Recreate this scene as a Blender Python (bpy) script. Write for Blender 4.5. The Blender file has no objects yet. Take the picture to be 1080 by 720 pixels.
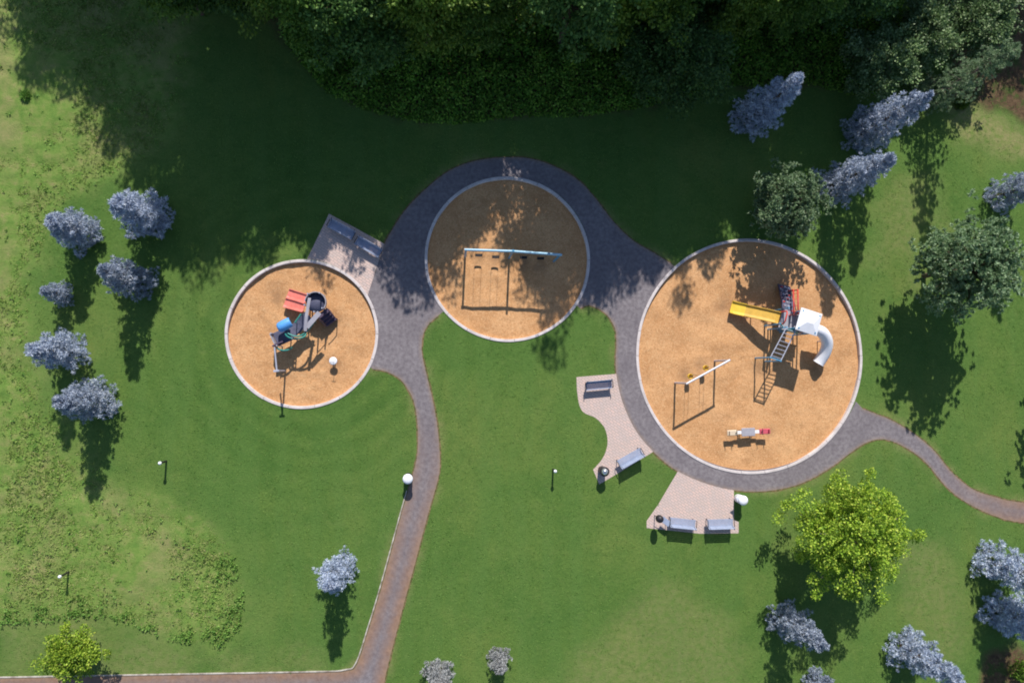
import bpy, bmesh, math, random
import numpy as np
from mathutils import Vector, Quaternion, Matrix, noise
from mathutils.geometry import delaunay_2d_cdt, tessellate_polygon
R_ = math.radians
random.seed(7); rng = np.random.default_rng(7)
S = bpy.context.scene
COL = S.collection

# ---------------------------------------------------------------- camera
H = 48.0; F = 720.0; NAD = (470.0, 390.0)          # drone height, focal length and nadir for a 1080x720 frame
cv = Vector((NAD[0]-540, -(NAD[1]-360), -F)).normalized()
Q = cv.rotation_difference(Vector((0, 0, -1)))
cam_d = bpy.data.cameras.new('camera'); cam = bpy.data.objects.new('camera', cam_d); COL.objects.link(cam)
cam.location = (0, 0, H); cam.rotation_mode = 'QUATERNION'; cam.rotation_quaternion = Q
cam_d.sensor_width = 36; cam_d.lens = 36*F/1080; cam_d.clip_end = 3000; cam_d.clip_start = 0.5
S.camera = cam

def G(u, v, z=0.0):
    """the point at height z seen along the sight line (u, v)"""
    d = Q @ Vector((u-540, -(v-360), -F))
    t = (z-H)/d.z
    return Vector((d.x*t, d.y*t, z))
def GP(pts, z=0.0):
    return [G(u, v, z) for u, v in pts]

# ---------------------------------------------------------------- world and sun
SUN_EL, SUN_AZ = 37.0, math.atan2(0.045, 1.0)       # the sun stands beyond the top edge of the photo
w = bpy.data.worlds.new("World"); S.world = w; w.use_nodes = True
nt = w.node_tree; bg = nt.nodes['Background']
sky = nt.nodes.new('ShaderNodeTexSky'); sky.sky_type = 'NISHITA'; sky.sun_disc = False
sky.sun_elevation = R_(SUN_EL); sky.sun_rotation = SUN_AZ
sky.air_density = 1.0; sky.dust_density = 0.6; sky.ozone_density = 2.0
nt.links.new(sky.outputs[0], bg.inputs[0]); bg.inputs[1].default_value = 0.085
sd = bpy.data.lights.new('sun', 'SUN'); sun = bpy.data.objects.new('sun', sd); COL.objects.link(sun)
sd.energy = 4.3; sd.angle = R_(0.55); sd.color = (1.0, 0.945, 0.86)
sv = Vector((math.sin(SUN_AZ)*math.cos(R_(SUN_EL)), math.cos(SUN_AZ)*math.cos(R_(SUN_EL)), math.sin(R_(SUN_EL))))
sun.rotation_mode = 'QUATERNION'; sun.rotation_quaternion = (-sv).to_track_quat('-Z', 'Y'); sun.location = sv*80
S.view_settings.view_transform = 'Standard'; S.view_settings.look = 'None'
S.view_settings.exposure = 0.5; S.view_settings.gamma = 1.0; S.view_settings.use_curve_mapping = False
S.cycles.filter_width = 1.9

# ---------------------------------------------------------------- node helpers
class NT:
    def __init__(s, name):
        s.m = bpy.data.materials.new(name); s.m.use_nodes = True
        s.t = s.m.node_tree; s.b = s.t.nodes['Principled BSDF']; s.out = s.t.nodes['Material Output']
    def n(s, typ, **kw):
        nd = s.t.nodes.new(typ)
        for k, v in kw.items(): setattr(nd, k, v)
        return nd
    def l(s, a, b): s.t.links.new(a, b)
    def pos(s):
        return s.n('ShaderNodeNewGeometry').outputs['Position']
    def obj(s):
        return s.n('ShaderNodeTexCoord').outputs['Object']
    def noise(s, scale, detail=3, rough=0.55, src=None, dist=0.0, stretch=None):
        nd = s.n('ShaderNodeTexNoise'); nd.inputs['Scale'].default_value = scale
        nd.inputs['Detail'].default_value = detail; nd.inputs['Roughness'].default_value = rough
        nd.inputs['Distortion'].default_value = dist
        src = src if src is not None else s.pos()
        if stretch:
            mp = s.n('ShaderNodeMapping'); mp.inputs['Scale'].default_value = stretch[:3]
            if len(stretch) > 3: mp.inputs['Rotation'].default_value = (0, 0, stretch[3])
            s.l(src, mp.inputs['Vector']); src = mp.outputs[0]
        s.l(src, nd.inputs['Vector'])
        return nd.outputs['Fac']
    def ramp(s, fac, stops, interp='LINEAR'):
        nd = s.n('ShaderNodeValToRGB'); r = nd.color_ramp; r.interpolation = interp
        while len(r.elements) < len(stops): r.elements.new(0.5)
        for e, (p, c) in zip(r.elements, stops):
            e.position = p; e.color = (c[0], c[1], c[2], 1) if not isinstance(c, (int, float)) else (c, c, c, 1)
        s.l(fac, nd.inputs[0]); return nd.outputs[0]
    def mix(s, fac, a, b, mode='MIX'):
        nd = s.n('ShaderNodeMix', data_type='RGBA', blend_type=mode)
        for sock, val in ((nd.inputs[0], fac), (nd.inputs[6], a), (nd.inputs[7], b)):
            if hasattr(val, 'links'): s.l(val, sock)
            elif isinstance(val, (int, float)): sock.default_value = val
            else: sock.default_value = (val[0], val[1], val[2], 1)
        return nd.outputs[2]
    def math(s, op, a, b=0.0, clamp=False):
        nd = s.n('ShaderNodeMath', operation=op, use_clamp=clamp)
        for sock, val in ((nd.inputs[0], a), (nd.inputs[1], b)):
            if hasattr(val, 'links'): s.l(val, sock)
            else: sock.default_value = val
        return nd.outputs[0]
    def attr(s, name):
        nd = s.n('ShaderNodeAttribute'); nd.attribute_name = name; return nd.outputs['Fac']
    def bump(s, h, strength=0.5, dist=0.05):
        nd = s.n('ShaderNodeBump'); nd.inputs['Strength'].default_value = strength; nd.inputs['Distance'].default_value = dist
        s.l(h, nd.inputs['Height']); s.l(nd.outputs[0], s.b.inputs['Normal'])
    def done(s, col, rough=0.8, spec=0.3, metal=0.0):
        if hasattr(col, 'links'): s.l(col, s.b.inputs['Base Color'])
        else: s.b.inputs['Base Color'].default_value = (*col, 1)
        s.b.inputs['Roughness'].default_value = rough
        s.b.inputs['Specular IOR Level'].default_value = spec
        s.b.inputs['Metallic'].default_value = metal
        return s.m

def paint(name, col, rough=0.4, var=0.18, spec=0.4, metal=0.0, scale=3.0):
    n = NT(name)
    a = n.noise(scale, 4, 0.6); c = n.ramp(a, [(0.3, [x*(1-var) for x in col]), (0.7, [min(1, x*(1+var)) for x in col])])
    d = n.noise(28, 2, 0.5); c = n.mix(n.ramp(d, [(0.62, 0.0), (0.8, 0.35)]), c, [x*0.55+0.05 for x in col])
    return n.done(c, rough, spec, metal)

def leafmat(name, stops, transl=0.25, rough=0.6, spec=0.25, patch=0.35):
    """foliage: a colour per leaf, and slow drifts of tone over the crown"""
    n = NT(name)
    g = n.n('ShaderNodeNewGeometry'); oi = n.n('ShaderNodeObjectInfo')
    base = n.ramp(g.outputs['Random Per Island'], stops)
    big = n.noise(0.9, 2, 0.5, n.obj())
    v = n.math('MULTIPLY_ADD', n.math('SUBTRACT', big, 0.5), patch*2); v.node.inputs[2].default_value = 1.0
    ro = n.math('MULTIPLY_ADD', oi.outputs['Random'], 0.36); ro.node.inputs[2].default_value = 0.82
    hs = n.n('ShaderNodeHueSaturation'); n.l(base, hs.inputs['Color']); n.l(n.math('MULTIPLY', v, ro), hs.inputs['Value'])
    col = hs.outputs[0]
    n.done(col, rough, spec)
    if transl > 0:
        tr = n.n('ShaderNodeBsdfTranslucent'); n.l(col, tr.inputs[0])
        mx = n.n('ShaderNodeMixShader'); mx.inputs[0].default_value = transl
        n.l(n.b.outputs[0], mx.inputs[1]); n.l(tr.outputs[0], mx.inputs[2]); n.l(mx.outputs[0], n.out.inputs[0])
    return n.m

# ---------------------------------------------------------------- mesh builder
class MB:
    def __init__(s): s.v = []; s.f = []; s.sm = []
    def add(s, vs, fs, smooth=False):
        o = len(s.v); s.v += [Vector(p) for p in vs]; s.f += [[i+o for i in f] for f in fs]; s.sm += [smooth]*len(fs)
        return s
    def box(s, c, size, rz=0.0, rx=0.0, bev=0.0):
        bm = bmesh.new(); bmesh.ops.create_cube(bm, size=1)
        bmesh.ops.scale(bm, vec=size, verts=bm.verts)
        if bev: bmesh.ops.bevel(bm, geom=bm.edges[:], offset=bev, segments=2, affect='EDGES', profile=0.5)
        M = Matrix.Translation(Vector(c)) @ Matrix.Rotation(rz, 4, 'Z') @ Matrix.Rotation(rx, 4, 'X')
        bm.transform(M); bm.verts.index_update()
        s.add([v.co for v in bm.verts], [[v.index for v in f.verts] for f in bm.faces]); bm.free(); return s
    def tube(s, pts, r, n=10, closed=False):
        pts = [Vector(p) for p in pts]; rs = r if isinstance(r, (list, tuple)) else [r]*len(pts)
        vs = []; fs = []; N = len(pts); ref = None
        for i, p in enumerate(pts):
            a = pts[i-1] if (i > 0 or closed) else p; b = pts[(i+1) % N] if (i < N-1 or closed) else p
            t = (b-a).normalized()
            if ref is None: ref = t.orthogonal().normalized()
            ref = (ref - t*ref.dot(t)).normalized(); q = t.cross(ref)
            for k in range(n):
                an = 2*math.pi*k/n; vs.append(p + (ref*math.cos(an)+q*math.sin(an))*rs[i])
        for i in range(N if closed else N-1):
            j = (i+1) % N
            for k in range(n): fs.append([i*n+k, i*n+(k+1) % n, j*n+(k+1) % n, j*n+k])
        s.add(vs, fs, True)
        if not closed: s.add(vs[:n][::-1], [list(range(n))]); s.add(vs[-n:], [list(range(n))])
        return s
    def lathe(s, prof, c=(0, 0, 0), n=20):
        c = Vector(c); vs = []; fs = []
        for r, z in prof:
            for k in range(n):
                a = 2*math.pi*k/n; vs.append(c+Vector((r*math.cos(a), r*math.sin(a), z)))
        for i in range(len(prof)-1):
            for k in range(n): fs.append([i*n+k, i*n+(k+1) % n, (i+1)*n+(k+1) % n, (i+1)*n+k])
        s.add(vs, fs, True); s.add(vs[:n][::-1], [list(range(n))]); s.add(vs[-n:], [list(range(n))]); return s
    def sweep(s, pts, prof, smooth=True):
        """closed profile [(side, up)] along a path, kept upright"""
        pts = [Vector(p) for p in pts]; vs = []; fs = []; n = len(prof)
        for i, p in enumerate(pts):
            t = (pts[min(i+1, len(pts)-1)]-pts[max(i-1, 0)]).normalized()
            side = t.cross(Vector((0, 0, 1))).normalized(); up = side.cross(t)
            for x, y in prof: vs.append(p+side*x+up*y)
        for i in range(len(pts)-1):
            for k in range(n): fs.append([i*n+k, i*n+(k+1) % n, (i+1)*n+(k+1) % n, (i+1)*n+k])
        s.add(vs, fs, False); s.add(vs[:n][::-1], [list(range(n))]); s.add(vs[-n:], [list(range(n))]); return s
    def prism(s, poly, z0, z1):
        n = len(poly); vs = [(p[0], p[1], z0) for p in poly]+[(p[0], p[1], z1) for p in poly]
        fs = [list(range(n))[::-1], list(range(n, 2*n))]+[[i, (i+1) % n, n+(i+1) % n, n+i] for i in range(n)]
        return s.add(vs, fs)
    def build(s, name, mat, parent=None, origin=None):
        o0 = Vector(origin) if origin is not None else (ORI.get(parent.name, Vector()) if parent else Vector())
        me = bpy.data.meshes.new(name); me.from_pydata([p-o0 for p in s.v], [], s.f); me.materials.append(mat)
        me.polygons.foreach_set('use_smooth', s.sm); me.update()
        bm = bmesh.new(); bm.from_mesh(me); bmesh.ops.recalc_face_normals(bm, faces=bm.faces); bm.to_mesh(me); bm.free()
        o = bpy.data.objects.new(name, me); COL.objects.link(o)
        if parent: o.parent = parent; ORI[o.name] = o0
        else: o.location = o0
        return o
ORI = {}
def tag(o, label, cat, group=None):
    o['label'] = label; o['category'] = cat
    if group: o['group'] = group
    return o
def thing(name, loc, label, cat, group=None, rz=0.0):
    o = bpy.data.objects.new(name, None); COL.objects.link(o); o.location = loc; o.rotation_euler = (0, 0, rz)
    o.empty_display_size = 0.3; ORI[o.name] = Vector(loc)
    return tag(o, label, cat, group)
def copy_thing(o, loc, rz=0.0, scale=1.0, label=None, group=None):
    def cp(a, par):
        c = a.copy(); COL.objects.link(c); c.parent = par
        for ch in a.children: cp(ch, c)
        return c
    r = cp(o, None); r.location = loc; r.rotation_euler = (0, 0, rz)
    r.scale = scale if isinstance(scale, (tuple, list)) else (scale,)*3
    if label: r['label'] = label
    if group: r['group'] = group
    return r
def np_mesh(name, V, Fq, mat, smooth=False):
    """fast mesh: V (n,3), Fq (m,k)"""
    me = bpy.data.meshes.new(name); V = np.asarray(V, np.float32); Fq = np.asarray(Fq, np.int32); m, k = Fq.shape
    me.vertices.add(len(V)); me.vertices.foreach_set('co', V.ravel())
    me.loops.add(m*k); me.loops.foreach_set('vertex_index', Fq.ravel())
    me.polygons.add(m); me.polygons.foreach_set('loop_start', np.arange(0, m*k, k, dtype=np.int32))
    me.update(calc_edges=True); me.validate()
    if smooth: me.polygons.foreach_set('use_smooth', [True]*m)
    me.materials.append(mat); return me
def link(name, me, parent=None, kind=None):
    o = bpy.data.objects.new(name, me); COL.objects.link(o)
    if parent: o.parent = parent
    if kind: o['kind'] = kind
    return o
def catmull(pts, n=6, closed=False):
    P = [np.array(p[:2], float) for p in pts]; out = []
    m = len(P) if closed else len(P)-1
    for i in range(m):
        p1, p2 = P[i], P[(i+1) % len(P)]
        p0 = P[i-1] if (i > 0 or closed) else p1*2-p2
        p3 = P[(i+2) % len(P)] if (i+2 < len(P) or closed) else p2*2-p1
        for k in range(n):
            t = k/n
            out.append(tuple(0.5*((2*p1)+(-p0+p2)*t+(2*p0-5*p1+4*p2-p3)*t*t+(-p0+3*p1-3*p2+p3)*t**3)))
    if not closed: out.append(tuple(P[-1]))
    return out
def in_poly(X, Y, poly):
    ins = np.zeros(X.shape, bool); n = len(poly)
    for i in range(n):
        x1, y1 = poly[i][0], poly[i][1]; x2, y2 = poly[(i+1) % n][0], poly[(i+1) % n][1]
        if y1 == y2: continue
        ins ^= ((Y < y1) != (Y < y2)) & (X < (x2-x1)*(Y-y1)/(y2-y1)+x1)
    return ins
def dist_poly(X, Y, poly, closed=True):
    d = np.full(X.shape, 1e9); n = len(poly)
    for i in range(n if closed else n-1):
        x1, y1 = poly[i][0], poly[i][1]; x2, y2 = poly[(i+1) % n][0], poly[(i+1) % n][1]
        dx, dy = x2-x1, y2-y1; L = dx*dx+dy*dy+1e-9
        t = np.clip(((X-x1)*dx+(Y-y1)*dy)/L, 0, 1)
        d = np.minimum(d, np.hypot(X-x1-t*dx, Y-y1-t*dy))
    return d
def vnoise(X, Y, sc, seed=0):
    """cheap smooth value noise for masks"""
    r = np.random.default_rng(seed); T = r.random((256, 256))
    x = X*sc+100; y = Y*sc+100; xi = np.floor(x).astype(int); yi = np.floor(y).astype(int); fx = x-xi; fy = y-yi
    fx = fx*fx*(3-2*fx); fy = fy*fy*(3-2*fy); g = lambda a, b: T[a % 256, b % 256]
    return (g(xi, yi)*(1-fx)+g(xi+1, yi)*fx)*(1-fy)+(g(xi, yi+1)*(1-fx)+g(xi+1, yi+1)*fx)*fy

# ---------------------------------------------------------------- circles (kerb outer edge)
def circ(u, v, r):
    c = G(u, v); pts = [G(u+r*math.cos(a), v+r*math.sin(a)) for a in np.linspace(0, 2*math.pi, 32, endpoint=False)]
    return (c.x, c.y, sum((p-c).length for p in pts)/32)
C_L = circ(319, 352, 80.0); C_M = circ(536, 273, 87.2); C_B = circ(792, 375, 121.6)
CIRC = [C_L, C_M, C_B]; KW = 0.20; SINK = -0.20
def arc_img(cu, cvv, r, a0, a1, n=24):
    """points on an image circle, angles in degrees, 0 = right, 90 = down"""
    return [(cu+r*math.cos(R_(a)), cvv+r*math.sin(R_(a))) for a in np.linspace(a0, a1, n)]
def ang(cu, cvv, u, v): return math.degrees(math.atan2(v-cvv, u-cu))

aL = lambda u, v: ang(319, 352, u, v); aM = lambda u, v: ang(536, 273, u, v); aB = lambda u, v: ang(792, 375, u, v)
left_edge = catmull([(-90,717),(0,715),(180,711.5),(330,709),(366,707),(377,699),(390,660),(403,617),(424,540),(434,505),(440,480),(440.5,450),(437,425),(430,410),(420,398),(405,391),(393,389)], 6)
arcL = arc_img(319, 352, 79, aL(391, 387), aL(388, 312), 20)
ring_out = catmull([(405,258),(412,245),(425,225),(440,208),(460,190),(480,177),(505,169),(535,166),(562,168),(590,178),(612,192),(630,212),(648,235),(668,254),(690,267),(708,278)], 6)
arcB = arc_img(792, 375, 120.5, aB(714, 283)+360, aB(907, 425), 60)
exit_up = catmull([(910,431),(940,443),(965,458),(985,475),(1003,497),(1025,515),(1050,524),(1080,530),(1180,540)], 6)
exit_lo = catmull([(1180,562),(1080,551),(1050,544),(1020,530),(998,513),(975,486),(952,470),(932,463),(915,466),(900,475),(880,490),(855,505),(830,514),(800,518),(770,516),(740,508),(712,495),(690,477),(670,453),(656,422),(649.5,390),(650,360),(648,345),(638,330),(622,322),(612,325)], 6)
arcM = arc_img(536, 273, 86, aM(608, 322), aM(468, 328)-360, 60)
low_edge = catmull([(462,333),(452,342),(446,354),(445,372),(450,395),(457,425),(462,455),(464,487),(462,505),(452,540),(436,600),(425,640),(412,690),(405,722),(400,780)], 6)
ASPH = left_edge+arcL+ring_out+arcB+exit_up+exit_lo+arcM+low_edge+[(-90, 780)]
ASPH_W = [tuple(p[:2]) for p in GP(ASPH)]
# ---------------------------------------------------------------- ground
ROUGH = [(-190,-150),(235,-150),(205,60),(172,158),(125,182),(85,205),(55,230),(35,290),(30,350),(48,420),(75,470),(110,500),(160,525),
         (215,548),(247,582),(258,625),(255,660),(235,683),(200,680),(150,663),(110,650),(60,655),(0,658),(-190,660)]
ROUGH_W = [tuple(p[:2]) for p in GP(ROUGH)]
def rough_mask(X, Y):
    jig = (vnoise(X, Y, 0.8, 3)-0.5)*1.1+(vnoise(X, Y, 2.4, 4)-0.5)*0.5
    d = dist_poly(X, Y, ROUGH_W); sd_ = np.where(in_poly(X, Y, ROUGH_W), d, -d)+jig
    return np.clip(sd_/2.2+0.4, 0, 1)
FOREST = [(196,-180),(212,-30),(262,8),(300,42),(322,72),(345,97),(385,116),(430,128),(480,131),(530,126),(600,124),(660,118),(720,106),(760,92),(800,95),(850,90),(900,100),(930,95),(960,75),(985,20),(985,-180)]
FOREST_W = [tuple(p[:2]) for p in GP(FOREST)]
SOIL = [[(985,-60),(1002,60),(996,88),(1004,106),(1030,112),(1060,120),(1085,132),(1200,140),(1200,-60)],
        [(1036,690),(1050,683),(1066,680),(1100,684),(1100,740),(1028,740)]]
SOIL_W = [[tuple(p[:2]) for p in GP(q)] for q in SOIL]
DRY = [(1010,90),(1030,108),(1058,116),(1085,130),(1120,160),(1085,175),(1040,160),(1000,150),(985,125)]
DRY_W = [tuple(p[:2]) for p in GP(DRY)]

def ground_mat():
    n = NT('grass_ground')
    p = n.pos()
    big = n.noise(0.10, 3, 0.55, p); mid = n.noise(0.55, 4, 0.6, p); fine = n.noise(3.2, 4, 0.65, p); grain = n.noise(13.0, 3, 0.7, p)
    speck = n.noise(30.0, 2, 0.6, p)
    lawn = n.ramp(big, [(0.30, (0.072, 0.150, 0.030)), (0.5, (0.108, 0.180, 0.038)), (0.68, (0.160, 0.212, 0.052))])
    lawn = n.mix(n.ramp(mid, [(0.30, 0.6), (0.56, 0.0)]), lawn, (0.060, 0.134, 0.027))
    lawn = n.mix(n.ramp(n.noise(1.3, 4, 0.7, p), [(0.52, 0.0), (0.72, 0.45)]), lawn, (0.155, 0.205, 0.060))
    lawn = n.mix(n.ramp(n.noise(5.5, 3, 0.7, p), [(0.34, 0.45), (0.52, 0.0)]), lawn, (0.046, 0.108, 0.022))
    lawn = n.mix(n.ramp(fine, [(0.5, 0.0), (0.78, 0.55)]), lawn, (0.145, 0.230, 0.052))
    # mower rounds about the small circle: faint rings
    sub = n.n('ShaderNodeVectorMath', operation='SUBTRACT'); n.l(p, sub.inputs[0]); sub.inputs[1].default_value = (C_L[0]+0.6, C_L[1], 0)
    ln = n.n('ShaderNodeVectorMath', operation='LENGTH'); n.l(sub.outputs[0], ln.inputs[0])
    ring = n.math('SINE', n.math('MULTIPLY', n.math('ADD', ln.outputs['Value'], n.math('MULTIPLY', n.noise(0.35, 3, 0.6, p), 2.2)), 4.3))
    near = n.ramp(n.math('DIVIDE', n.math('ADD', ln.outputs['Value'], n.math('MULTIPLY', n.noise(0.25, 2, 0.5, p), 3.0)), 18.0), [(0.33, 0.5), (0.95, 0.0)])
    lawn = n.mix(n.math('MULTIPLY', near, n.math('MULTIPLY_ADD', ring, 0.5)), lawn, (0.040, 0.105, 0.018))
    # mower stripes over the rest, very faint
    wv = n.noise(0.55, 2, 0.4, p, stretch=(1.5, 0.12, 1.0, 0.25))
    lawn = n.mix(n.ramp(wv, [(0.42, 0.34), (0.58, 0.0)]), lawn, (0.098, 0.185, 0.044))
    lawn = n.mix(n.ramp(grain, [(0.34, 0.5), (0.56, 0.0)]), lawn, (0.046, 0.112, 0.024))
    lawn = n.mix(n.ramp(speck, [(0.58, 0.0), (0.78, 0.28)]), lawn, (0.20, 0.30, 0.09))
    # meadow
    r1 = n.noise(0.28, 4, 0.6, p); r2 = n.noise(1.5, 5, 0.65, p); r3 = n.noise(6.0, 4, 0.7, p)
    mead = n.ramp(r2, [(0.28, (0.095, 0.185, 0.036)), (0.46, (0.145, 0.235, 0.050)), (0.60, (0.195, 0.250, 0.070)), (0.74, (0.27, 0.25, 0.11))])
    mead = n.mix(n.ramp(r1, [(0.48, 0.0), (0.68, 0.55)]), mead, (0.29, 0.25, 0.12))
    mead = n.mix(n.ramp(r3, [(0.33, 0.32), (0.5, 0.0)]), mead, (0.11, 0.20, 0.045))
    col = n.mix(n.attr('rough'), lawn, mead)
    dry = n.ramp(n.noise(2.2, 4, 0.6, p), [(0.35, (0.16, 0.21, 0.055)), (0.6, (0.27, 0.245, 0.11))])
    col = n.mix(n.attr('dry'), col, dry)
    soil = n.ramp(n.noise(2.5, 5, 0.65, p), [(0.3, (0.055, 0.036, 0.022)), (0.55, (0.12, 0.078, 0.045)), (0.75, (0.19, 0.12, 0.07))])
    soil = n.mix(n.ramp(n.noise(1.1, 3, 0.6, p), [(0.5, 0.0), (0.62, 0.8)]), soil, (0.05, 0.085, 0.02))
    col = n.mix(n.attr('soil'), col, soil)
    h = n.math('ADD', n.math('MULTIPLY', fine, 0.6), n.math('ADD', n.math('MULTIPLY', grain, 0.6), n.math('MULTIPLY', speck, 0.3)))
    n.bump(h, 0.55, 0.12)
    return n.done(col, 0.9, 0.12)

def build_ground():
    st = 0.25
    xs = np.concatenate([[-900, -300, -120, -75], np.arange(-50, 56, st), [80, 120, 300, 900]])
    ys = np.concatenate([[-900, -300, -120, -60], np.arange(-36, 42, st), [60, 120, 300, 900]])
    X, Y = np.meshgrid(xs, ys, indexing='ij'); nx, ny = X.shape
    for cx, cy, r in CIRC:
        rm = r-KW*0.5; d = np.hypot(X-cx, Y-cy); sel = np.abs(d-rm) < 0.19
        k = np.where(sel, rm/np.maximum(d, 1e-6), 1.0); X = cx+(X-cx)*k; Y = cy+(Y-cy)*k
    rgh = rough_mask(X, Y)
    Z = np.where(rgh > 0.3, (vnoise(X, Y, 1.6, 11)-0.5)*0.14*(rgh-0.3)+(vnoise(X, Y, 0.3, 12)-0.5)*0.3*(rgh-0.3), 0)
    V = np.stack([X, Y, Z], -1).reshape(-1, 3)
    I = np.arange(nx*ny).reshape(nx, ny)
    Fq = np.stack([I[:-1, :-1], I[1:, :-1], I[1:, 1:], I[:-1, 1:]], -1).reshape(-1, 4)
    c = V[Fq].mean(1); keep = np.ones(len(Fq), bool)
    for cx, cy, r in CIRC: keep &= np.hypot(c[:, 0]-cx, c[:, 1]-cy) > r-KW*0.5-0.002
    me = np_mesh('ground', V, Fq[keep], ground_mat(), True)
    x, y = V[:, 0], V[:, 1]
    def put(nm, a):
        at = me.attributes.new(nm, 'FLOAT', 'POINT'); at.data.foreach_set('value', a.astype(np.float32))
    put('rough', rgh.ravel())
    so = np.zeros(len(V))
    for q in SOIL_W+[FOREST_W]:
        d = dist_poly(x, y, q); s_ = np.where(in_poly(x, y, q), d, -d)+(vnoise(x, y, 1.2, 21)-0.5)*0.8
        so = np.maximum(so, np.clip(s_/0.8+0.3, 0, 1))
    put('soil', so)
    d = dist_poly(x, y, DRY_W); s_ = np.where(in_poly(x, y, DRY_W), d, -d)+(vnoise(x, y, 0.9, 23)-0.5)*1.2
    dr = np.clip(s_/2.0+0.2, 0, 1)*0.85
    for poly, k in (([(690,610),(760,640),(800,690),(790,760),(560,760),(600,700)], 0.35), ([(930,560),(990,560),(1020,640),(1000,690),(960,640)], 0.35), ([(930,200),(975,180),(1000,240),(960,300),(925,270)], 0.35), ([(0,660),(60,657),(110,652),(200,683),(340,690),(340,704),(0,712)], 0.4)):
        q = [tuple(p[:2]) for p in GP(poly)]; d = dist_poly(x, y, q); s_ = np.where(in_poly(x, y, q), d, -d)+(vnoise(x, y, 0.5, 25)-0.5)*3.0
        dr = np.maximum(dr, np.clip(s_/2.5+0.4, 0, 1)*k)
    de = np.full(len(V), 9.0)
    for sg in (left_edge, ring_out, exit_up, exit_lo, low_edge): de = np.minimum(de, dist_poly(x, y, [tuple(p[:2]) for p in GP(sg[::3])], False))
    dr = np.maximum(dr, np.clip(0.75-de/0.9, 0, 1)*np.clip(vnoise(x, y, 0.8, 27)*1.6-0.5, 0, 1))
    put('dry', dr)
    return link('ground', me, None, 'structure')
build_ground()

# ---------------------------------------------------------------- woodchip beds and kerbs
def chips_mat():
    n = NT('woodchips'); p = n.pos()
    a = n.noise(0.45, 3, 0.5, p); b = n.noise(7.0, 4, 0.7, p); c = n.noise(24.0, 3, 0.7, p, stretch=(1.0, 0.55, 1.0, 0.5))
    v = n.n('ShaderNodeTexVoronoi'); v.inputs['Scale'].default_value = 15.0; n.l(p, v.inputs['Vector'])
    col = n.ramp(a, [(0.3, (0.53, 0.282, 0.130)), (0.7, (0.66, 0.375, 0.185))])
    hs = n.n('ShaderNodeSeparateColor'); n.l(v.outputs['Color'], hs.inputs[0])
    col = n.mix(n.ramp(hs.outputs[0], [(0.0, 0.55), (0.35, 0.0)], 'LINEAR'), col, (0.36, 0.170, 0.070))
    col = n.mix(n.ramp(hs.outputs[1], [(0.72, 0.0), (1.0, 0.55)]), col, (0.74, 0.49, 0.27))
    col = n.mix(n.ramp(b, [(0.3, 0.4), (0.5, 0.0)]), col, (0.35, 0.17, 0.060))
    col = n.mix(n.ramp(c, [(0.3, 0.35), (0.45, 0.0)]), col, (0.25, 0.12, 0.045))
    col = n.mix(n.ramp(n.noise(1.6, 4, 0.65, p), [(0.28, 0.5), (0.48, 0.0)]), col, (0.36, 0.185, 0.080))
    col = n.mix(n.math('MULTIPLY', n.attr('scuff'), n.ramp(n.noise(2.5, 3, 0.6, p), [(0.3, 0.3), (0.6, 0.75)])), col, (0.30, 0.175, 0.095))
    n.bump(n.math('ADD', b, n.math('MULTIPLY', c, 0.8)), 0.5, 0.06)
    return n.done(col, 0.9, 0.15)
M_CHIP = chips_mat()
def kerb_mat():
    n = NT('kerb_concrete'); p = n.pos()
    a = n.noise(1.3, 4, 0.6, p); b = n.noise(18, 3, 0.6, p)
    col = n.ramp(a, [(0.3, (0.50, 0.45, 0.45)), (0.7, (0.70, 0.64, 0.64))]); col = n.mix(n.ramp(b, [(0.3, 0.4), (0.5, 0.0)]), col, (0.30, 0.27, 0.25))
    return n.done(col, 0.85, 0.2)
M_KERB = kerb_mat()
# hollows trodden under the swings and at the foot of the slides
SCUFF = [(tuple(G(u, v, SINK)[:2]), r) for u, v, r in [(505,275,0.55),(522,276,0.6),(553,278,0.6),(569,280,0.55),(722,397,0.5),(739,387,0.5),(766,324,0.75),(861,388,0.7),(293,315,0.7),(824,300,0.6),(352,384,0.5),(770,459,0.4),(810,457,0.4),(801,392,0.6),(352,344,0.6)]]
def scuff(x, y):
    return max(math.exp(-((x-p[0])**2+(y-p[1])**2)/(r*r)) for p, r in SCUFF)
def chip_bed(c):
    cx, cy, r = c; rm = r-KW+0.03; nr = 44; na = 130; V = [(cx, cy, SINK)]; SC = [0.0]
    for i in range(1, nr+1):
        rr = rm*i/nr
        for k in range(na):
            a = 2*math.pi*k/na; x = cx+rr*math.cos(a); y = cy+rr*math.sin(a); SC.append(scuff(x, y))
            V.append((x, y, SINK-0.09*SC[-1]+0.06*(noise.noise((x*0.8, y*0.8, 0)))+0.03*noise.noise((x*2.5, y*2.5, 4))))
    fs = [[0, 1+k, 1+(k+1) % na] for k in range(na)]
    for i in range(nr-1):
        for k in range(na): fs.append([1+i*na+k, 1+(i+1)*na+k, 1+(i+1)*na+(k+1) % na, 1+i*na+(k+1) % na])
    me = bpy.data.meshes.new('woodchip_ground'); me.from_pydata(V, [], fs); me.materials.append(M_CHIP)
    me.polygons.foreach_set('use_smooth', [True]*len(fs)); at = me.attributes.new('scuff', 'FLOAT', 'POINT'); at.data.foreach_set('value', SC)
    link('woodchip_ground', me, None, 'structure')
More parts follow.
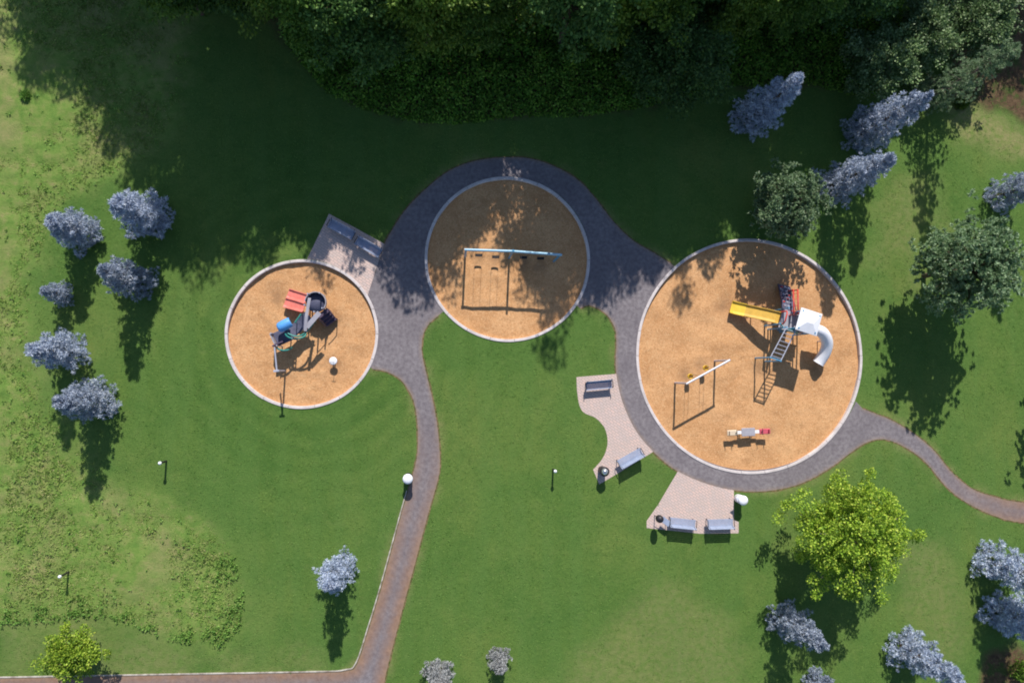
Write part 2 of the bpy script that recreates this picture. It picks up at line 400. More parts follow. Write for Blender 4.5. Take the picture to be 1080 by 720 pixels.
def kerb_ring(c):
    cx, cy, r = c; seg = int(round(2*math.pi*r/1.8)); m = MB()
    for s_ in range(seg):
        a0 = 2*math.pi*s_/seg; a1 = 2*math.pi*(s_+1)/seg; ga = 0.012/r; ks = 6; jr = random.uniform(-0.012, 0.012); jz = random.uniform(-0.008, 0.008)
        prof = [(r+jr, -0.45), (r+jr, 0.035+jz), (r-0.02+jr, 0.05+jz), (r-KW+0.02+jr, 0.05+jz), (r-KW+jr, 0.035+jz), (r-KW+jr, -0.45)]
        vs = []; fs = []; n = len(prof)
        for k in range(ks+1):
            a = a0+ga+(a1-a0-2*ga)*k/ks
            for rr, z in prof: vs.append((cx+rr*math.cos(a), cy+rr*math.sin(a), z))
        for k in range(ks):
            for q in range(n): fs.append([k*n+q, k*n+(q+1) % n, (k+1)*n+(q+1) % n, (k+1)*n+q])
        fs += [list(range(n)), list(range(ks*n, ks*n+n))[::-1]]
        m.add(vs, fs)
    o = m.build('kerb', M_KERB); o['kind'] = 'structure'
for c in CIRC: chip_bed(c); kerb_ring(c)

# ---------------------------------------------------------------- asphalt path, pavers
def asphalt_mat():
    n = NT('asphalt'); p = n.pos()
    a = n.noise(0.5, 4, 0.6, p); b = n.noise(4, 4, 0.65, p); c = n.noise(26, 2, 0.7, p)
    col = n.ramp(a, [(0.3, (0.175, 0.156, 0.172)), (0.7, (0.245, 0.222, 0.236))])
    col = n.mix(n.ramp(b, [(0.35, 0.65), (0.6, 0.0)]), col, (0.115, 0.098, 0.112))
    col = n.mix(n.ramp(c, [(0.55, 0.0), (0.8, 0.4)]), col, (0.30, 0.27, 0.27))
    br = n.ramp(n.noise(3.0, 4, 0.6, p), [(0.3, (0.200, 0.118, 0.082)), (0.7, (0.31, 0.195, 0.140))])
    f = n.math('MULTIPLY', n.attr('worn'), n.ramp(n.noise(1.4, 3, 0.6, p), [(0.25, 0.55), (0.6, 1.0)]))
    col = n.mix(f, col, br)
    e = n.math('MULTIPLY', n.attr('edge'), n.ramp(n.noise(2.2, 3, 0.6, p), [(0.3, 0.35), (0.55, 1.0)]))
    col = n.mix(e, col, (0.30, 0.205, 0.13))
    n.bump(n.math('ADD', b, c), 0.3, 0.02)
    return n.done(col, 0.85, 0.25)
def build_asphalt():
    P = ASPH_W; Vin = [Vector(p) for p in P]; E = [(i, (i+1) % len(P)) for i in range(len(P))]
    xs = np.arange(-40, 60, 0.22); ys = np.arange(-30, 20, 0.22); X, Y = np.meshgrid(xs, ys); X = X.ravel()+0.013; Y = Y.ravel()+0.007
    s = in_poly(X, Y, P); X, Y = X[s], Y[s]; d = dist_poly(X, Y, P); s = d > 0.07; X, Y = X[s], Y[s]
    Vin += [Vector((a, b)) for a, b in zip(X, Y)]
    vo, eo, fo, *_ = delaunay_2d_cdt(Vin, E, [list(range(len(P)))], 1, 1e-5)
    V = np.array([(v.x, v.y, 0.010) for v in vo])
    me = bpy.data.meshes.new('path'); me.from_pydata(V.tolist(), [], [list(f) for f in fo]); me.materials.append(asphalt_mat())
    x, y = V[:, 0], V[:, 1]
    dd = np.full(len(V), 9.0)
    for seg in (left_edge, ring_out, exit_up, exit_lo, low_edge):
        dd = np.minimum(dd, dist_poly(x, y, [tuple(p[:2]) for p in GP(seg)], False))
    edge = np.clip(1-dd/0.22, 0, 1)
    # trodden earth over both sides of the lower walk, thinning up to the rings
    y0 = G(450, 430).y; y1 = G(420, 610).y
    wy = np.clip((y0-y)/(y0-y1), 0, 1)*(x < G(480, 600).x)
    xr = G(985, 480).x; xr2 = G(1075, 540).x; wx = np.clip((x-xr)/(xr2-xr), 0, 1)*0.8
    worn = np.clip(1.25-np.maximum(dd-0.02, 0)/0.75, 0.0, 1)*wy
    worn = np.maximum(worn, wx*np.clip(1.3-dd/0.8, 0.3, 1))
    for nm, a in (('edge', edge*0.5), ('worn', worn)):
        at = me.attributes.new(nm, 'FLOAT', 'POINT'); at.data.foreach_set('value', a.astype(np.float32))
    bm = bmesh.new(); bm.from_mesh(me); bmesh.ops.recalc_face_normals(bm, faces=bm.faces)
    if sum(f.normal.z for f in bm.faces) < 0: bmesh.ops.reverse_faces(bm, faces=bm.faces)
    bm.to_mesh(me); bm.free()
    link('path', me, None, 'structure')
build_asphalt()
def soil_strip(seg, name='path_edge'):
    pts = [p for p in GP(seg)]; V = []; Fq = []
    for i, p in enumerate(pts):
        t = (pts[min(i+1, len(pts)-1)]-pts[max(i-1, 0)]).normalized(); nrm = Vector((-t.y, t.x, 0))
        wd = 0.05+0.11*(0.5+0.5*noise.noise((p.x*1.3, p.y*1.3, 2)))
        V += [p+nrm*wd+Vector((0, 0, 0.005)), p-nrm*wd+Vector((0, 0, 0.005))]
    for i in range(len(pts)-1): Fq.append([2*i, 2*i+1, 2*i+3, 2*i+2])
    me = bpy.data.meshes.new(name); me.from_pydata(V, [], Fq); me.materials.append(M_EDGE); link(name, me, None, 'structure')
n = NT('edge_soil'); M_EDGE = n.done(n.ramp(n.noise(4, 4, 0.6), [(0.35, (0.07, 0.085, 0.025)), (0.65, (0.22, 0.15, 0.085))]), 0.95, 0.1)
for seg in (left_edge, ring_out, exit_up, exit_lo, low_edge): soil_strip(catmull(seg, 2))
# the pale edging that runs along the walk from the foot of the photo
def edging(seg):
    pts = [p+Vector((0, 0, 0.0)) for p in GP(seg)]; m = MB()
    m.sweep(pts, [(-0.04, -0.1), (-0.04, 0.05), (0.04, 0.05), (0.04, -0.1)]); o = m.build('path_edging', M_EDGING); o['kind'] = 'structure'
n = NT('edging_concrete'); M_EDGING = n.done(n.ramp(n.noise(2.2, 3, 0.6), [(0.3, (0.20, 0.16, 0.13)), (0.62, (0.52, 0.48, 0.44))]), 0.85, 0.2)
edging(catmull([(-60,714.5),(0,713.6),(180,710.3),(330,707.6),(364,705.6),(375.5,698),(388.6,659),(401.6,616),(422.5,540),(429,517)], 8))

def paver_mat():
    n = NT('pavers'); p = n.pos()
    mp = n.n('ShaderNodeMapping'); mp.inputs['Rotation'].default_value = (0, 0, 0.6); n.l(p, mp.inputs[0])
    b = n.n('ShaderNodeTexBrick'); n.l(mp.outputs[0], b.inputs['Vector']); b.inputs['Scale'].default_value = 1.5
    b.inputs['Color1'].default_value = (0.64, 0.47, 0.42, 1); b.inputs['Color2'].default_value = (0.54, 0.44, 0.42, 1); b.inputs['Mortar'].default_value = (0.42, 0.34, 0.31, 1)
    b.inputs['Mortar Size'].default_value = 0.035; b.inputs['Bias'].default_value = -0.1
    a = n.noise(1.2, 4, 0.6, p); col = n.mix(n.ramp(a, [(0.35, 0.35), (0.6, 0.0)]), b.outputs['Color'], (0.42, 0.36, 0.33))
    col = n.mix(n.ramp(n.noise(9, 3, 0.6, p), [(0.55, 0.0), (0.75, 0.4)]), col, (0.62, 0.50, 0.44))
    n.bump(b.outputs['Fac'], -0.3, 0.01)
    return n.done(col, 0.85, 0.2)
M_PAVE = paver_mat()
def flat(poly, name, z, mat):
    P = [Vector((p[0], p[1], 0)) for p in poly]; tris = tessellate_polygon([P])
    m = MB(); m.add([(p.x, p.y, z) for p in P], [list(t) for t in tris]); o = m.build(name, mat); o['kind'] = 'structure'
    if sum(f.normal.z for f in o.data.polygons) < 0: o.data.flip_normals()
    return o
PAV_A = [(347,225.5),(376,241),(406,257.5),(396,285),(388,313)]+arc_img(319, 352, 79, aL(388, 313), aL(324, 272), 16)
PAV_B = [(608,397.5),(628,395.8),(652,394),(657,420),(672,453),(690,475.5),(660,494),(632,510.5),(625.5,495)]+catmull([(625.5,495),(635,484),(640,472),(640.5,461),(637,450),(628,440.5),(616,435),(611,427),(608.5,412)], 4)[1:]
PAV_C = [(715,496.5),(730,502),(774,514),(774,548),(779,550),(779,562),(739,562.5),(682,556.5),(682,549),(694,532)]
for q in (PAV_A, PAV_B, PAV_C): flat([p for p in GP(q)], 'pavement', 0.0065, M_PAVE)
# ---------------------------------------------------------------- foliage meshes
def leaves(P, D, L, Wd, fold=0.25, roll=None):
    """one four-cornered leaf at each point P, growing along D; returns V, F"""
    n = len(P); D = D/np.maximum(np.linalg.norm(D, axis=1, keepdims=True), 1e-6)
    A = rng.normal(size=(n, 3)); Sx = np.cross(D, A); Sx /= np.maximum(np.linalg.norm(Sx, axis=1, keepdims=True), 1e-6)
    Nn = np.cross(Sx, D); L = np.broadcast_to(np.asarray(L, float), (n,))[:, None]; Wd = np.broadcast_to(np.asarray(Wd, float), (n,))[:, None]
    mid = P+D*L*0.5+Nn*L*fold*0.3
    V = np.stack([P, mid+Sx*Wd*0.5, P+D*L, mid-Sx*Wd*0.5], 1).reshape(-1, 3)
    return V, np.arange(4*n).reshape(n, 4)
def unit(n):
    a = rng.normal(size=(n, 3)); return a/np.linalg.norm(a, axis=1, keepdims=True)

def bark_mat(name, c):
    n = NT(name); a = n.noise(9, 4, 0.6, n.obj(), stretch=(1, 1, 0.25)); col = n.ramp(a, [(0.3, [x*0.6 for x in c]), (0.7, [x*1.3 for x in c])])
    n.bump(a, 0.5, 0.03); return n.done(col, 0.9, 0.1)
M_BARK = bark_mat('bark', (0.10, 0.075, 0.055)); M_BARK_GREY = bark_mat('grey_bark', (0.16, 0.135, 0.115))

def spruce_mesh(h, R, mat, seed, whorl=0.42, power=0.85, tufts=1.0):
    """trunk and needle crown of a spruce: whorls of boughs, each bough set with tufts of short needles"""
    global rng; rng = np.random.default_rng(seed); rd = random.Random(seed)
    tr = MB(); tr.tube([(0, 0, -0.1), (0.02, 0, h*0.4), (0, 0.02, h*0.97)], [R*0.075, R*0.05, 0.012], 8)
    P = []; D = []; L = []
    z = 0.16*h/4.5; k = 0
    while z < h*0.985:
        f = z/h; rr = R*(1-f)**power*(0.80+0.2*math.sin(min(1, f*9)*math.pi/2)); nb = max(4, int(round(4+5*(1-f)))); a0 = rd.uniform(0, 6.28)
        for b in range(nb):
            a = a0+2*math.pi*(b+rd.uniform(-0.28, 0.28))/nb; Lb = rr*rd.choice([0.6, 0.8, 0.95, 1.05, 1.2])*rd.uniform(0.92, 1.06)+0.06
            rise = rd.uniform(-0.22, 0.02)+0.5*f; dirv = np.array([math.cos(a), math.sin(a), 0]); side = np.array([-math.sin(a), math.cos(a), 0])
            bz = z+rd.uniform(-0.4, 0.4)*whorl
            pt = lambda t: dirv*Lb*t+np.array([0, 0, bz+Lb*(rise*t+0.22*t*t)])
            tr.tube([Vector(pt(0)), Vector(pt(0.5)), Vector(pt(0.92))], [0.022, 0.014, 0.006], 4)
            nt_ = max(3, int(Lb*3.5*tufts))
            for q in range(nt_):
                t = 0.22+0.78*(q+0.5)/nt_; sp = Lb*0.24*(1.2-t)+0.04
                for sgn in ((-1, 0, 1) if t < 0.9 else (0,)):
                    if sgn and rd.random() < 0.2: continue
                    c = pt(t)+side*sgn*sp*rd.uniform(0.6, 1.25)+dirv*sp*0.3*abs(sgn)+np.array([0, 0, rd.uniform(-0.04, 0.07)])
                    m = 26; ax = dirv*0.8+side*sgn*0.8+np.array([0, 0, 0.35])
                    dd = ax/np.linalg.norm(ax)*0.75+unit(m)*0.85
                    P.append(np.repeat(c[None], m, 0)+unit(m)*0.06); D.append(dd); L.append(np.full(m, rd.uniform(0.14, 0.22)))
        z += whorl*(0.75+0.5*(1-f)*0.6); k += 1
    m = 26; c = np.array([0, 0, h*0.985]); P.append(np.repeat(c[None], m, 0)-np.array([0, 0, 1])*rng.random((m, 1))*0.3); D.append(unit(m)*0.6+np.array([0, 0, 1.0])); L.append(np.full(m, 0.17))
    P = np.concatenate(P); D = np.concatenate(D); L = np.concatenate(L)
    V, Fq = leaves(P, D, L, L*0.22, 0.1)
    return tr, np_mesh('crown', V, Fq, mat)

def broad_mesh(h, R, z0, mat, seed, nl=16, clumps=9, per=42, leaf=0.17, rc=0.55, gap=0.0, shape=1.0, trunk_r=0.16, lobed=0.35, star=0, spread=1.0):
    """trunk with limbs, and a crown of leaf clumps gathered at the limb ends"""
    global rng; rng = np.random.default_rng(seed); rd = random.Random(seed)
    tr = MB(); zc = (h+z0)/2; hz = (h-z0)/2; fork = z0+0.12*(h-z0)
    tr.tube([(0, 0, -0.1), (0.03, 0.02, fork), (0, 0, zc), (0.05, -0.04, h*0.86)], [trunk_r, trunk_r*0.8, trunk_r*0.5, 0.03], 9)
    P = []; D = []; L = []
    for i in range(nl):
        ph = math.acos(max(-1, min(1, 1-1.75*(i+0.5)/nl))); th = i*2.39996+rd.uniform(-0.35, 0.35)
        q = rd.uniform(1-lobed, 1.0); e = np.array([R*q*math.sin(ph)*math.cos(th), R*q*math.sin(ph)*math.sin(th), zc+hz*q*math.cos(ph)*shape])
        st = np.array([0, 0, max(fork, min(zc, e[2]-0.4*R))]); md = (st+e)/2+np.array([0, 0, 0.12*R])
        tr.tube([Vector(st), Vector(md), Vector(e)], [trunk_r*0.4, trunk_r*0.25, 0.015], 5)
        for j in range(clumps):
            t = rd.uniform(0.5, 1.08); b = (1-t)**2*st+2*t*(1-t)*md+t*t*e if t <= 1 else e+(e-md)*(t-1)*2
            c = b+rng.normal(size=3)*np.array([0.20, 0.20, 0.13])*R*spread
            if rd.random() < gap: continue
            rr = rc*rd.uniform(0.65, 1.25); m = int(per*rd.uniform(0.7, 1.3)); o = unit(m)
            o[:, 2] *= 0.62; pp = c+o*rr*(rng.random((m, 1))**0.4)
            out = (c-np.array([0, 0, zc])); out = out/(np.linalg.norm(out)+1e-6)
            if star:      # pine-like: needles radiate from a few tuft centres
                ct = c+unit(star)*rr*np.array([1, 1, 0.6]); pp = ct[rng.integers(0, star, m)]; dd = unit(m)+out*0.5+np.array([0, 0, 0.55])
            else: dd = o*0.8+unit(m)*0.8+out*0.5-np.array([0, 0, 0.15])
            P.append(pp); D.append(dd); L.append(leaf*(0.7+0.6*rng.random(m)))
    P = np.concatenate(P); D = np.concatenate(D); L = np.concatenate(L)
    if star: V, Fq = leaves(P, D, L, L*0.42, 0.1)
    else: V, Fq = leaves(P, D, L, L*0.72, 0.3)
    return tr, np_mesh('crown', V, Fq, mat)

def plant(name, trunk, crown, bark):
    """hidden prototype: (trunk mesh, crown mesh)"""
    t = trunk.build('trunk', bark); me = t.data; bpy.data.objects.remove(t); return name, me, crown
def put_tree(proto, loc, label, cat, group=None, rz=0.0, sc=(1, 1, 1)):
    name, tme, cme = proto; r = thing(name, loc, label, cat, group, rz); r.scale = sc
    link('trunk', tme, r); link('crown', cme, r); return r

BLUE = [(0.0, (0.13, 0.16, 0.22)), (0.25, (0.30, 0.365, 0.50)), (0.70, (0.50, 0.575, 0.72)), (1.0, (0.78, 0.82, 0.90))]
M_BLUE = leafmat('blue_needles', BLUE, 0.22, 0.6, 0.3, 0.25)
GREY = [(0.0, (0.18, 0.17, 0.17)), (0.4, (0.34, 0.35, 0.36)), (0.8, (0.46, 0.48, 0.51)), (1.0, (0.62, 0.63, 0.66))]
M_GREY = leafmat('grey_needles', GREY, 0.2, 0.6, 0.3, 0.25)
M_PINE = leafmat('pine_needles', [(0.0, (0.11, 0.19, 0.09)), (0.5, (0.25, 0.38, 0.195)), (0.85, (0.38, 0.50, 0.30)), (1.0, (0.56, 0.66, 0.47))], 0.35, 0.6, 0.3, 0.25)
M_GOLD = leafmat('golden_leaves', [(0.0, (0.08, 0.17, 0.018)), (0.4, (0.23, 0.37, 0.035)), (0.8, (0.38, 0.52, 0.055)), (1.0, (0.54, 0.62, 0.10))], 0.30, 0.55, 0.25, 0.3)
M_WOOD = leafmat('woodland_leaves', [(0.0, (0.055, 0.120, 0.022)), (0.5, (0.115, 0.225, 0.040)), (0.9, (0.170, 0.295, 0.052)), (1.0, (0.24, 0.34, 0.07))], 0.4, 0.55, 0.3, 0.4)
M_WOOD = [M_WOOD, leafmat('woodland_leaves_deep', [(0.0, (0.040, 0.095, 0.026)), (0.5, (0.080, 0.175, 0.042)), (1.0, (0.16, 0.27, 0.07))], 0.3, 0.55, 0.3, 0.5), leafmat('woodland_leaves_fresh', [(0.0, (0.08, 0.155, 0.022)), (0.5, (0.16, 0.275, 0.038)), (1.0, (0.29, 0.40, 0.07))], 0.35, 0.55, 0.3, 0.5)]
M_WOOD2 = leafmat('silver_green_leaves', [(0.0, (0.06, 0.12, 0.04)), (0.5, (0.13, 0.22, 0.075)), (1.0, (0.27, 0.36, 0.18))], 0.25, 0.5, 0.35, 0.35)

SP = [plant('blue_spruce', *spruce_mesh(5.0, 1.55, M_BLUE, 31, 0.44, 0.72), M_BARK), plant('blue_spruce', *spruce_mesh(5.0, 1.55, M_BLUE, 32, 0.50, 0.75), M_BARK),
      plant('blue_spruce', *spruce_mesh(7.6, 2.0, M_BLUE, 33, 0.48, 0.85, 0.9), M_BARK), plant('blue_spruce', *spruce_mesh(7.4, 1.95, M_BLUE, 34, 0.52, 0.8, 0.9), M_BARK),
      plant('silver_spruce', *spruce_mesh(4.0, 1.25, M_GREY, 35, 0.55, 0.9), M_BARK)]
def spruce(u, v, h, R, k, label, group='blue spruces on the lawn', rz=None):
    h0, R0 = [(5.0, 1.55), (5.0, 1.55), (7.6, 2.0), (7.4, 1.95), (4.0, 1.25)][k]
    return put_tree(SP[k], G(u, v), label, 'spruce', group, random.uniform(0, 6.28) if rz is None else rz, (R/R0, R/R0, h/h0))
LG = 'blue spruces on the left lawn'
spruce(162, 232, 5.3, 1.75, 0, 'large broad blue spruce, topmost of the left lawn group', LG)
spruce(147, 296, 5.0, 1.55, 1, 'blue spruce below the topmost one, casting a long pointed shadow on open lawn', LG)
spruce(91, 247, 4.3, 1.5, 0, 'round blue spruce upper left of its group, at the edge of the mown grass', LG)
spruce(70, 311, 2.8, 0.9, 1, 'smallest blue spruce of the left group, half in its neighbour\'s shadow', LG)
spruce(77, 371, 4.6, 1.6, 1, 'wide blue spruce just below the smallest one, at the meadow edge', LG)
spruce(106, 421, 4.9, 1.55, 0, 'bottommost greyish blue spruce of the left group with a ragged shadow', LG)
spruce(358, 596, 4.7, 1.40, 1, 'lone round pale blue spruce on the lawn left of the walk', 'spruces on the lower lawn')
spruce(463, 703, 3.6, 1.15, 4, 'thin grey spruce with sprawling boughs, cut by the bottom edge right of the walk', 'spruces on the lower lawn')
spruce(525, 690, 2.8, 0.90, 4, 'tiny grey spruce right of the sprawling one by the bottom edge', 'spruces on the lower lawn')
RG = 'blue spruces at the lower right'
spruce(823, 648, 5.7, 1.50, 1, 'pale blue spruce standing in the shade edge under the golden tree', RG)
spruce(857, 716, 4.2, 1.10, 0, 'blue spruce tip peeping over the bottom edge below the golden tree', RG)
spruce(950, 680, 5.9, 1.60, 0, 'leaning pale blue spruce near the bottom edge with its tip at lower right', RG)
spruce(1043, 592, 6.4, 1.95, 1, 'sunlit silvery blue spruce at the right edge below the walk', RG)
spruce(1053, 644, 4.3, 1.80, 0, 'dark blue shaded spruce at the right edge, just below the sunlit one', RG)
spruce(1053, 207, 7.0, 1.65, 1, 'blue spruce at the right edge above the round green pine', 'blue spruces by the wood')
spruce(788, 128, 7.7, 2.05, 2, 'tall blue spruce standing alone in deep shade by the wood', 'blue spruces by the wood')
spruce(903, 144, 7.8, 2.0, 3, 'topmost sunlit blue spruce of the pair touching each other by the wood', 'blue spruces by the wood')
spruce(877, 197, 7.3, 1.95, 2, 'lower blue spruce of the touching pair, behind the small green pine', 'blue spruces by the wood')

PINE1 = plant('pine_tree', *broad_mesh(5.0, 2.45, 0.6, M_PINE, 41, 30, 9, 110, 0.19, 0.42, star=5, lobed=0.25, spread=0.65, trunk_r=0.14), M_BARK)
PINE2 = plant('pine_tree', *broad_mesh(7.6, 3.1, 1.5, M_PINE, 42, 46, 10, 120, 0.21, 0.50, star=5, lobed=0.22, spread=0.65, trunk_r=0.2), M_BARK)
put_tree(PINE1, G(812, 224), 'small round grey green pine in front of the blue spruce pair', 'pine tree', 'pines at the right')
put_tree(PINE2, G(974, 291), 'big round dark green pine beside the right edge, shading the walk', 'pine tree', 'pines at the right')
put_tree(PINE2, G(1112, 392), 'green pine beyond the right edge whose shadow reaches the lawn', 'pine tree', 'pines at the right', 2.0, (0.9, 0.9, 0.85))
GOLD = plant('golden_tree', *broad_mesh(6.7, 3.8, 1.6, M_GOLD, 54, 36, 10, 125, 0.15, 0.50, gap=0.12, lobed=0.30, spread=0.78, trunk_r=0.17), M_BARK_GREY)
put_tree(GOLD, G(863, 550), 'wide golden green leafy tree with an airy crown on the lower right lawn', 'tree')
GOLD2 = plant('golden_sapling', *broad_mesh(3.7, 1.75, 0.5, M_GOLD, 52, 20, 8, 60, 0.135, 0.32, lobed=0.5, spread=0.7, trunk_r=0.06), M_BARK_GREY)
put_tree(GOLD2, G(91, 678), 'small bright yellow green tree in the lower left corner beside the walk', 'tree')

# the wood along the top edge
WOOD = [plant('woodland_tree', *broad_mesh(13.0, 3.7, 1.2, M_WOOD[i], 61+i, 40, 10, 66, 0.23, 0.72, lobed=0.45, spread=0.75, gap=0.1, trunk_r=0.24), M_BARK) for i in range(3)]
WL = ['tall dark leafy tree in the wood along the top edge', 'tall tree beyond the top edge whose shadow falls on the lawn']
def wood(u, v, h, R, k, label, group, rz=None):
    return put_tree(WOOD[k % 3], G(u, v), label, 'tree', group, random.uniform(0, 6.28) if rz is None else rz, (R/3.7, R/3.7, h/13.0))
WG = 'leafy trees of the wood'
front = [(213,14,14.2,3.4),(258,6,13.6,3.3),(300,18,13.6,3.4),(345,36,12.6,3.3),(395,50,11.2,3.5),(452,52,14.8,3.5),(502,38,12.0,3.1),(590,46,15.8,3.8),(638,42,15.9,3.5),(676,30,15.4,3.5),(712,16,15.2,3.5),
         (750,34,14.2,3.4),(800,22,12.4,3.4),(852,14,11.5,3.3),(900,0,9.4,3.2)]
for i, (u, v, h, R) in enumerate(front): wood(u, v, h, R, i, WL[0], WG)
wood(690, 84, 8.2, 3.5, 1, 'broad lower tree with sun on its top, bulging from the edge of the wood', WG, 0.7)
for i, (u, v, h, R) in enumerate([(66,-150,12.2,3.2),(104,-122,11.8,3.2),(142,-100,12.0,3.3),(172,-60,12.6,3.3),(232,-66,13,3.5),(300,-62,13,3.6),(370,-50,13.5,3.6),(440,-56,14,3.6),(515,-58,13.5,3.6),(590,-62,14.5,3.6),
        (660,-50,14,3.6),(725,-56,13.5,3.6),(795,-66,13,3.6),(865,-80,13,3.5),(935,-84,10.6,3.5),(1000,-96,10.6,3.4),(1062,-96,11.2,3.4),(1125,-70,11.2,3.4),
        (40,-290,12,3.5),(150,-230,13,3.6),(260,-190,13,3.6),(370,-190,13,3.6),(480,-190,13.5,3.6),(590,-195,13.5,3.6),(700,-190,13.5,3.6),(810,-200,13,3.6),(920,-210,13,3.6),(1030,-220,13,3.6)]):
    wood(u, v, h, R, i+1, WL[1], WG)
SIL = plant('leafy_tree', *broad_mesh(6.0, 2.3, 1.0, M_WOOD2, 71, 26, 9, 64, 0.18, 0.48, gap=0.1, lobed=0.45, trunk_r=0.12), M_BARK_GREY)
SLIM = plant('conifer_tree', *spruce_mesh(8.4, 1.9, M_PINE, 72, 0.75, 0.6, 0.7), M_BARK_GREY)
TG = 'grey green trees by the top right corner'
put_tree(SIL, G(905, 82), 'grey green leafy tree at the edge of the wood above the spruce pair', 'tree', TG, 0.4, (1.0, 1.0, 0.85))
put_tree(SIL, G(948, 52), 'grey green leafy tree near the top edge beside bare brown earth', 'tree', TG, 2.4, (1.0, 1.0, 0.78))
put_tree(SIL, G(1002, 42), 'bright green leafy tree in the top right corner above bare earth', 'tree', TG, 4.1, (1.1, 1.1, 0.80))
put_tree(SLIM, G(978, 104), 'slim sparse green conifer casting a thin branched shadow beside the spruce pair', 'tree', TG, 1.0)

# ---------------------------------------------------------------- undergrowth, meadow tufts
def scatter(poly, n, dens=None):
    P = np.array(poly); lo = P.min(0); hi = P.max(0); X = rng.uniform(lo[0], hi[0], n); Y = rng.uniform(lo[1], hi[1], n)
    s = in_poly(X, Y, poly)
    if dens is not None: s &= rng.random(n) < dens(X, Y)
    return X[s], Y[s]
rng = np.random.default_rng(90)
UND = [(285,-60),(300,42),(322,72),(345,97),(385,116),(430,127),(480,131),(530,125),(545,122),(600,124),(660,116),(720,104),(760,88),(800,92),(850,88),(900,100),(935,100),(960,80),(985,30),(985,-60)]
UND_W = [tuple(p[:2]) for p in GP(UND)]
X, Y = scatter(UND_W, 120000); d = dist_poly(X, Y, UND_W); hgt = np.clip(d/3.0, 0.0, 1)**0.8*(0.25+0.9*vnoise(X, Y, 0.9, 5))+0.05
P = np.stack([X, Y, hgt*rng.random(len(X))**0.35], 1); D = unit(len(X))*np.array([1, 1, 0.35])+np.array([0, -0.25, 0.1])
V, Fq = leaves(P, D, 0.16+0.12*rng.random(len(X)), 0.15, 0.3)
M_UND = leafmat('undergrowth_leaves', [(0.0, (0.06, 0.16, 0.02)), (0.5, (0.16, 0.34, 0.04)), (1.0, (0.30, 0.46, 0.07))], 0.35, 0.55, 0.25, 0.7)
o = link('undergrowth', np_mesh('undergrowth', V, Fq, M_UND), None, 'stuff'); o['label'] = 'low leafy undergrowth along the foot of the wood'
# meadow: tufts of long uncut grass and weeds
X, Y = scatter(ROUGH_W, 130000, lambda x, y: rough_mask(x, y)*np.clip(0.35+0.5*vnoise(x, y, 0.7, 6)*vnoise(x, y, 2.2, 7)*1.6, 0, 1)); X, Y = X[:22000], Y[:22000]
k = 5; n0 = len(X); sz = (0.07+0.13*vnoise(X, Y, 0.5, 8)*(0.6+0.8*rng.random(n0)))*np.clip(0.4+rough_mask(X, Y)*0.7, 0, 1)
P = np.repeat(np.stack([X, Y, np.zeros(n0)], 1), k, 0)+rng.normal(size=(n0*k, 3))*np.array([0.05, 0.05, 0.0]); D = unit(n0*k); D[:, 2] = 0.05+0.2*rng.random(n0*k)
V, Fq = leaves(P, D, np.repeat(sz, k)*(0.7+0.6*rng.random(n0*k)), 0.045, 0.2)
M_TUFT = leafmat('meadow_grass', [(0.0, (0.17, 0.30, 0.055)), (0.4, (0.24, 0.37, 0.08)), (0.75, (0.31, 0.39, 0.11)), (1.0, (0.46, 0.43, 0.21))], 0.3, 0.7, 0.15, 0.35)
o = link('rough_grass', np_mesh('rough_grass', V, Fq, M_TUFT), None, 'stuff'); o['label'] = 'long uncut meadow grass on the left slope'
# broad-leaved weeds, thickest along the lower rim of the meadow
def weed_d(x, y):
    rim = dist_poly(x, y, [tuple(p[:2]) for p in GP([(-40,654),(60,650),(110,645),(150,655),(200,672),(235,676),(252,640),(240,590)])], False)
    return np.clip(0.05+np.exp(-(rim/0.7)**2)*0.8, 0, 1)*(vnoise(x, y, 1.4, 9) > 0.42)
X, Y = scatter(ROUGH_W, 60000, weed_d); k = 6; n0 = len(X)
P = np.repeat(np.stack([X, Y, 0.02+0.06*rng.random(n0)], 1), k, 0)+rng.normal(size=(n0*k, 3))*0.05; D = unit(n0*k); D[:, 2] = np.abs(D[:, 2])*0.7+0.1
V, Fq = leaves(P, D, 0.10+0.08*rng.random(n0*k), 0.08, 0.3)
M_WEED = leafmat('weed_leaves', [(0.0, (0.11, 0.25, 0.045)), (0.6, (0.19, 0.36, 0.07)), (1.0, (0.28, 0.43, 0.10))], 0.3, 0.6, 0.25, 0.3)
o = link('weeds', np_mesh('weeds', V, Fq, M_WEED), None, 'stuff'); o['label'] = 'green weeds along the lower rim of the meadow'
# short lawn blades, so that the mown grass catches light unevenly
def lawn_d(x, y):
    dn = np.clip(0.2+1.0*vnoise(x, y, 1.1, 14)*vnoise(x, y, 3.0, 15)*2.0, 0, 1)*(rough_mask(x, y) < 0.4)
    for cx, cy, r in CIRC: dn = dn*(np.hypot(x-cx, y-cy) > r+0.06)
    for q in [ASPH_W]+[[tuple(p[:2]) for p in GP(z)] for z in (PAV_A, PAV_B, PAV_C)]+[FOREST_W]:
        dn = dn*(~in_poly(x, y, q)*(dist_poly(x, y, q) > 0.05))
    return dn
X, Y = scatter([(-42, -30), (44, -30), (44, 32), (-42, 32)], 110000, lawn_d); k = 2; n0 = len(X)
P = np.repeat(np.stack([X, Y, np.zeros(n0)], 1), k, 0)+rng.normal(size=(n0*k, 3))*np.array([0.06, 0.06, 0]); D = unit(n0*k); D[:, 2] = 0.12+0.2*np.abs(D[:, 2])
V, Fq = leaves(P, D, 0.06+0.06*rng.random(n0*k), 0.04, 0.2)
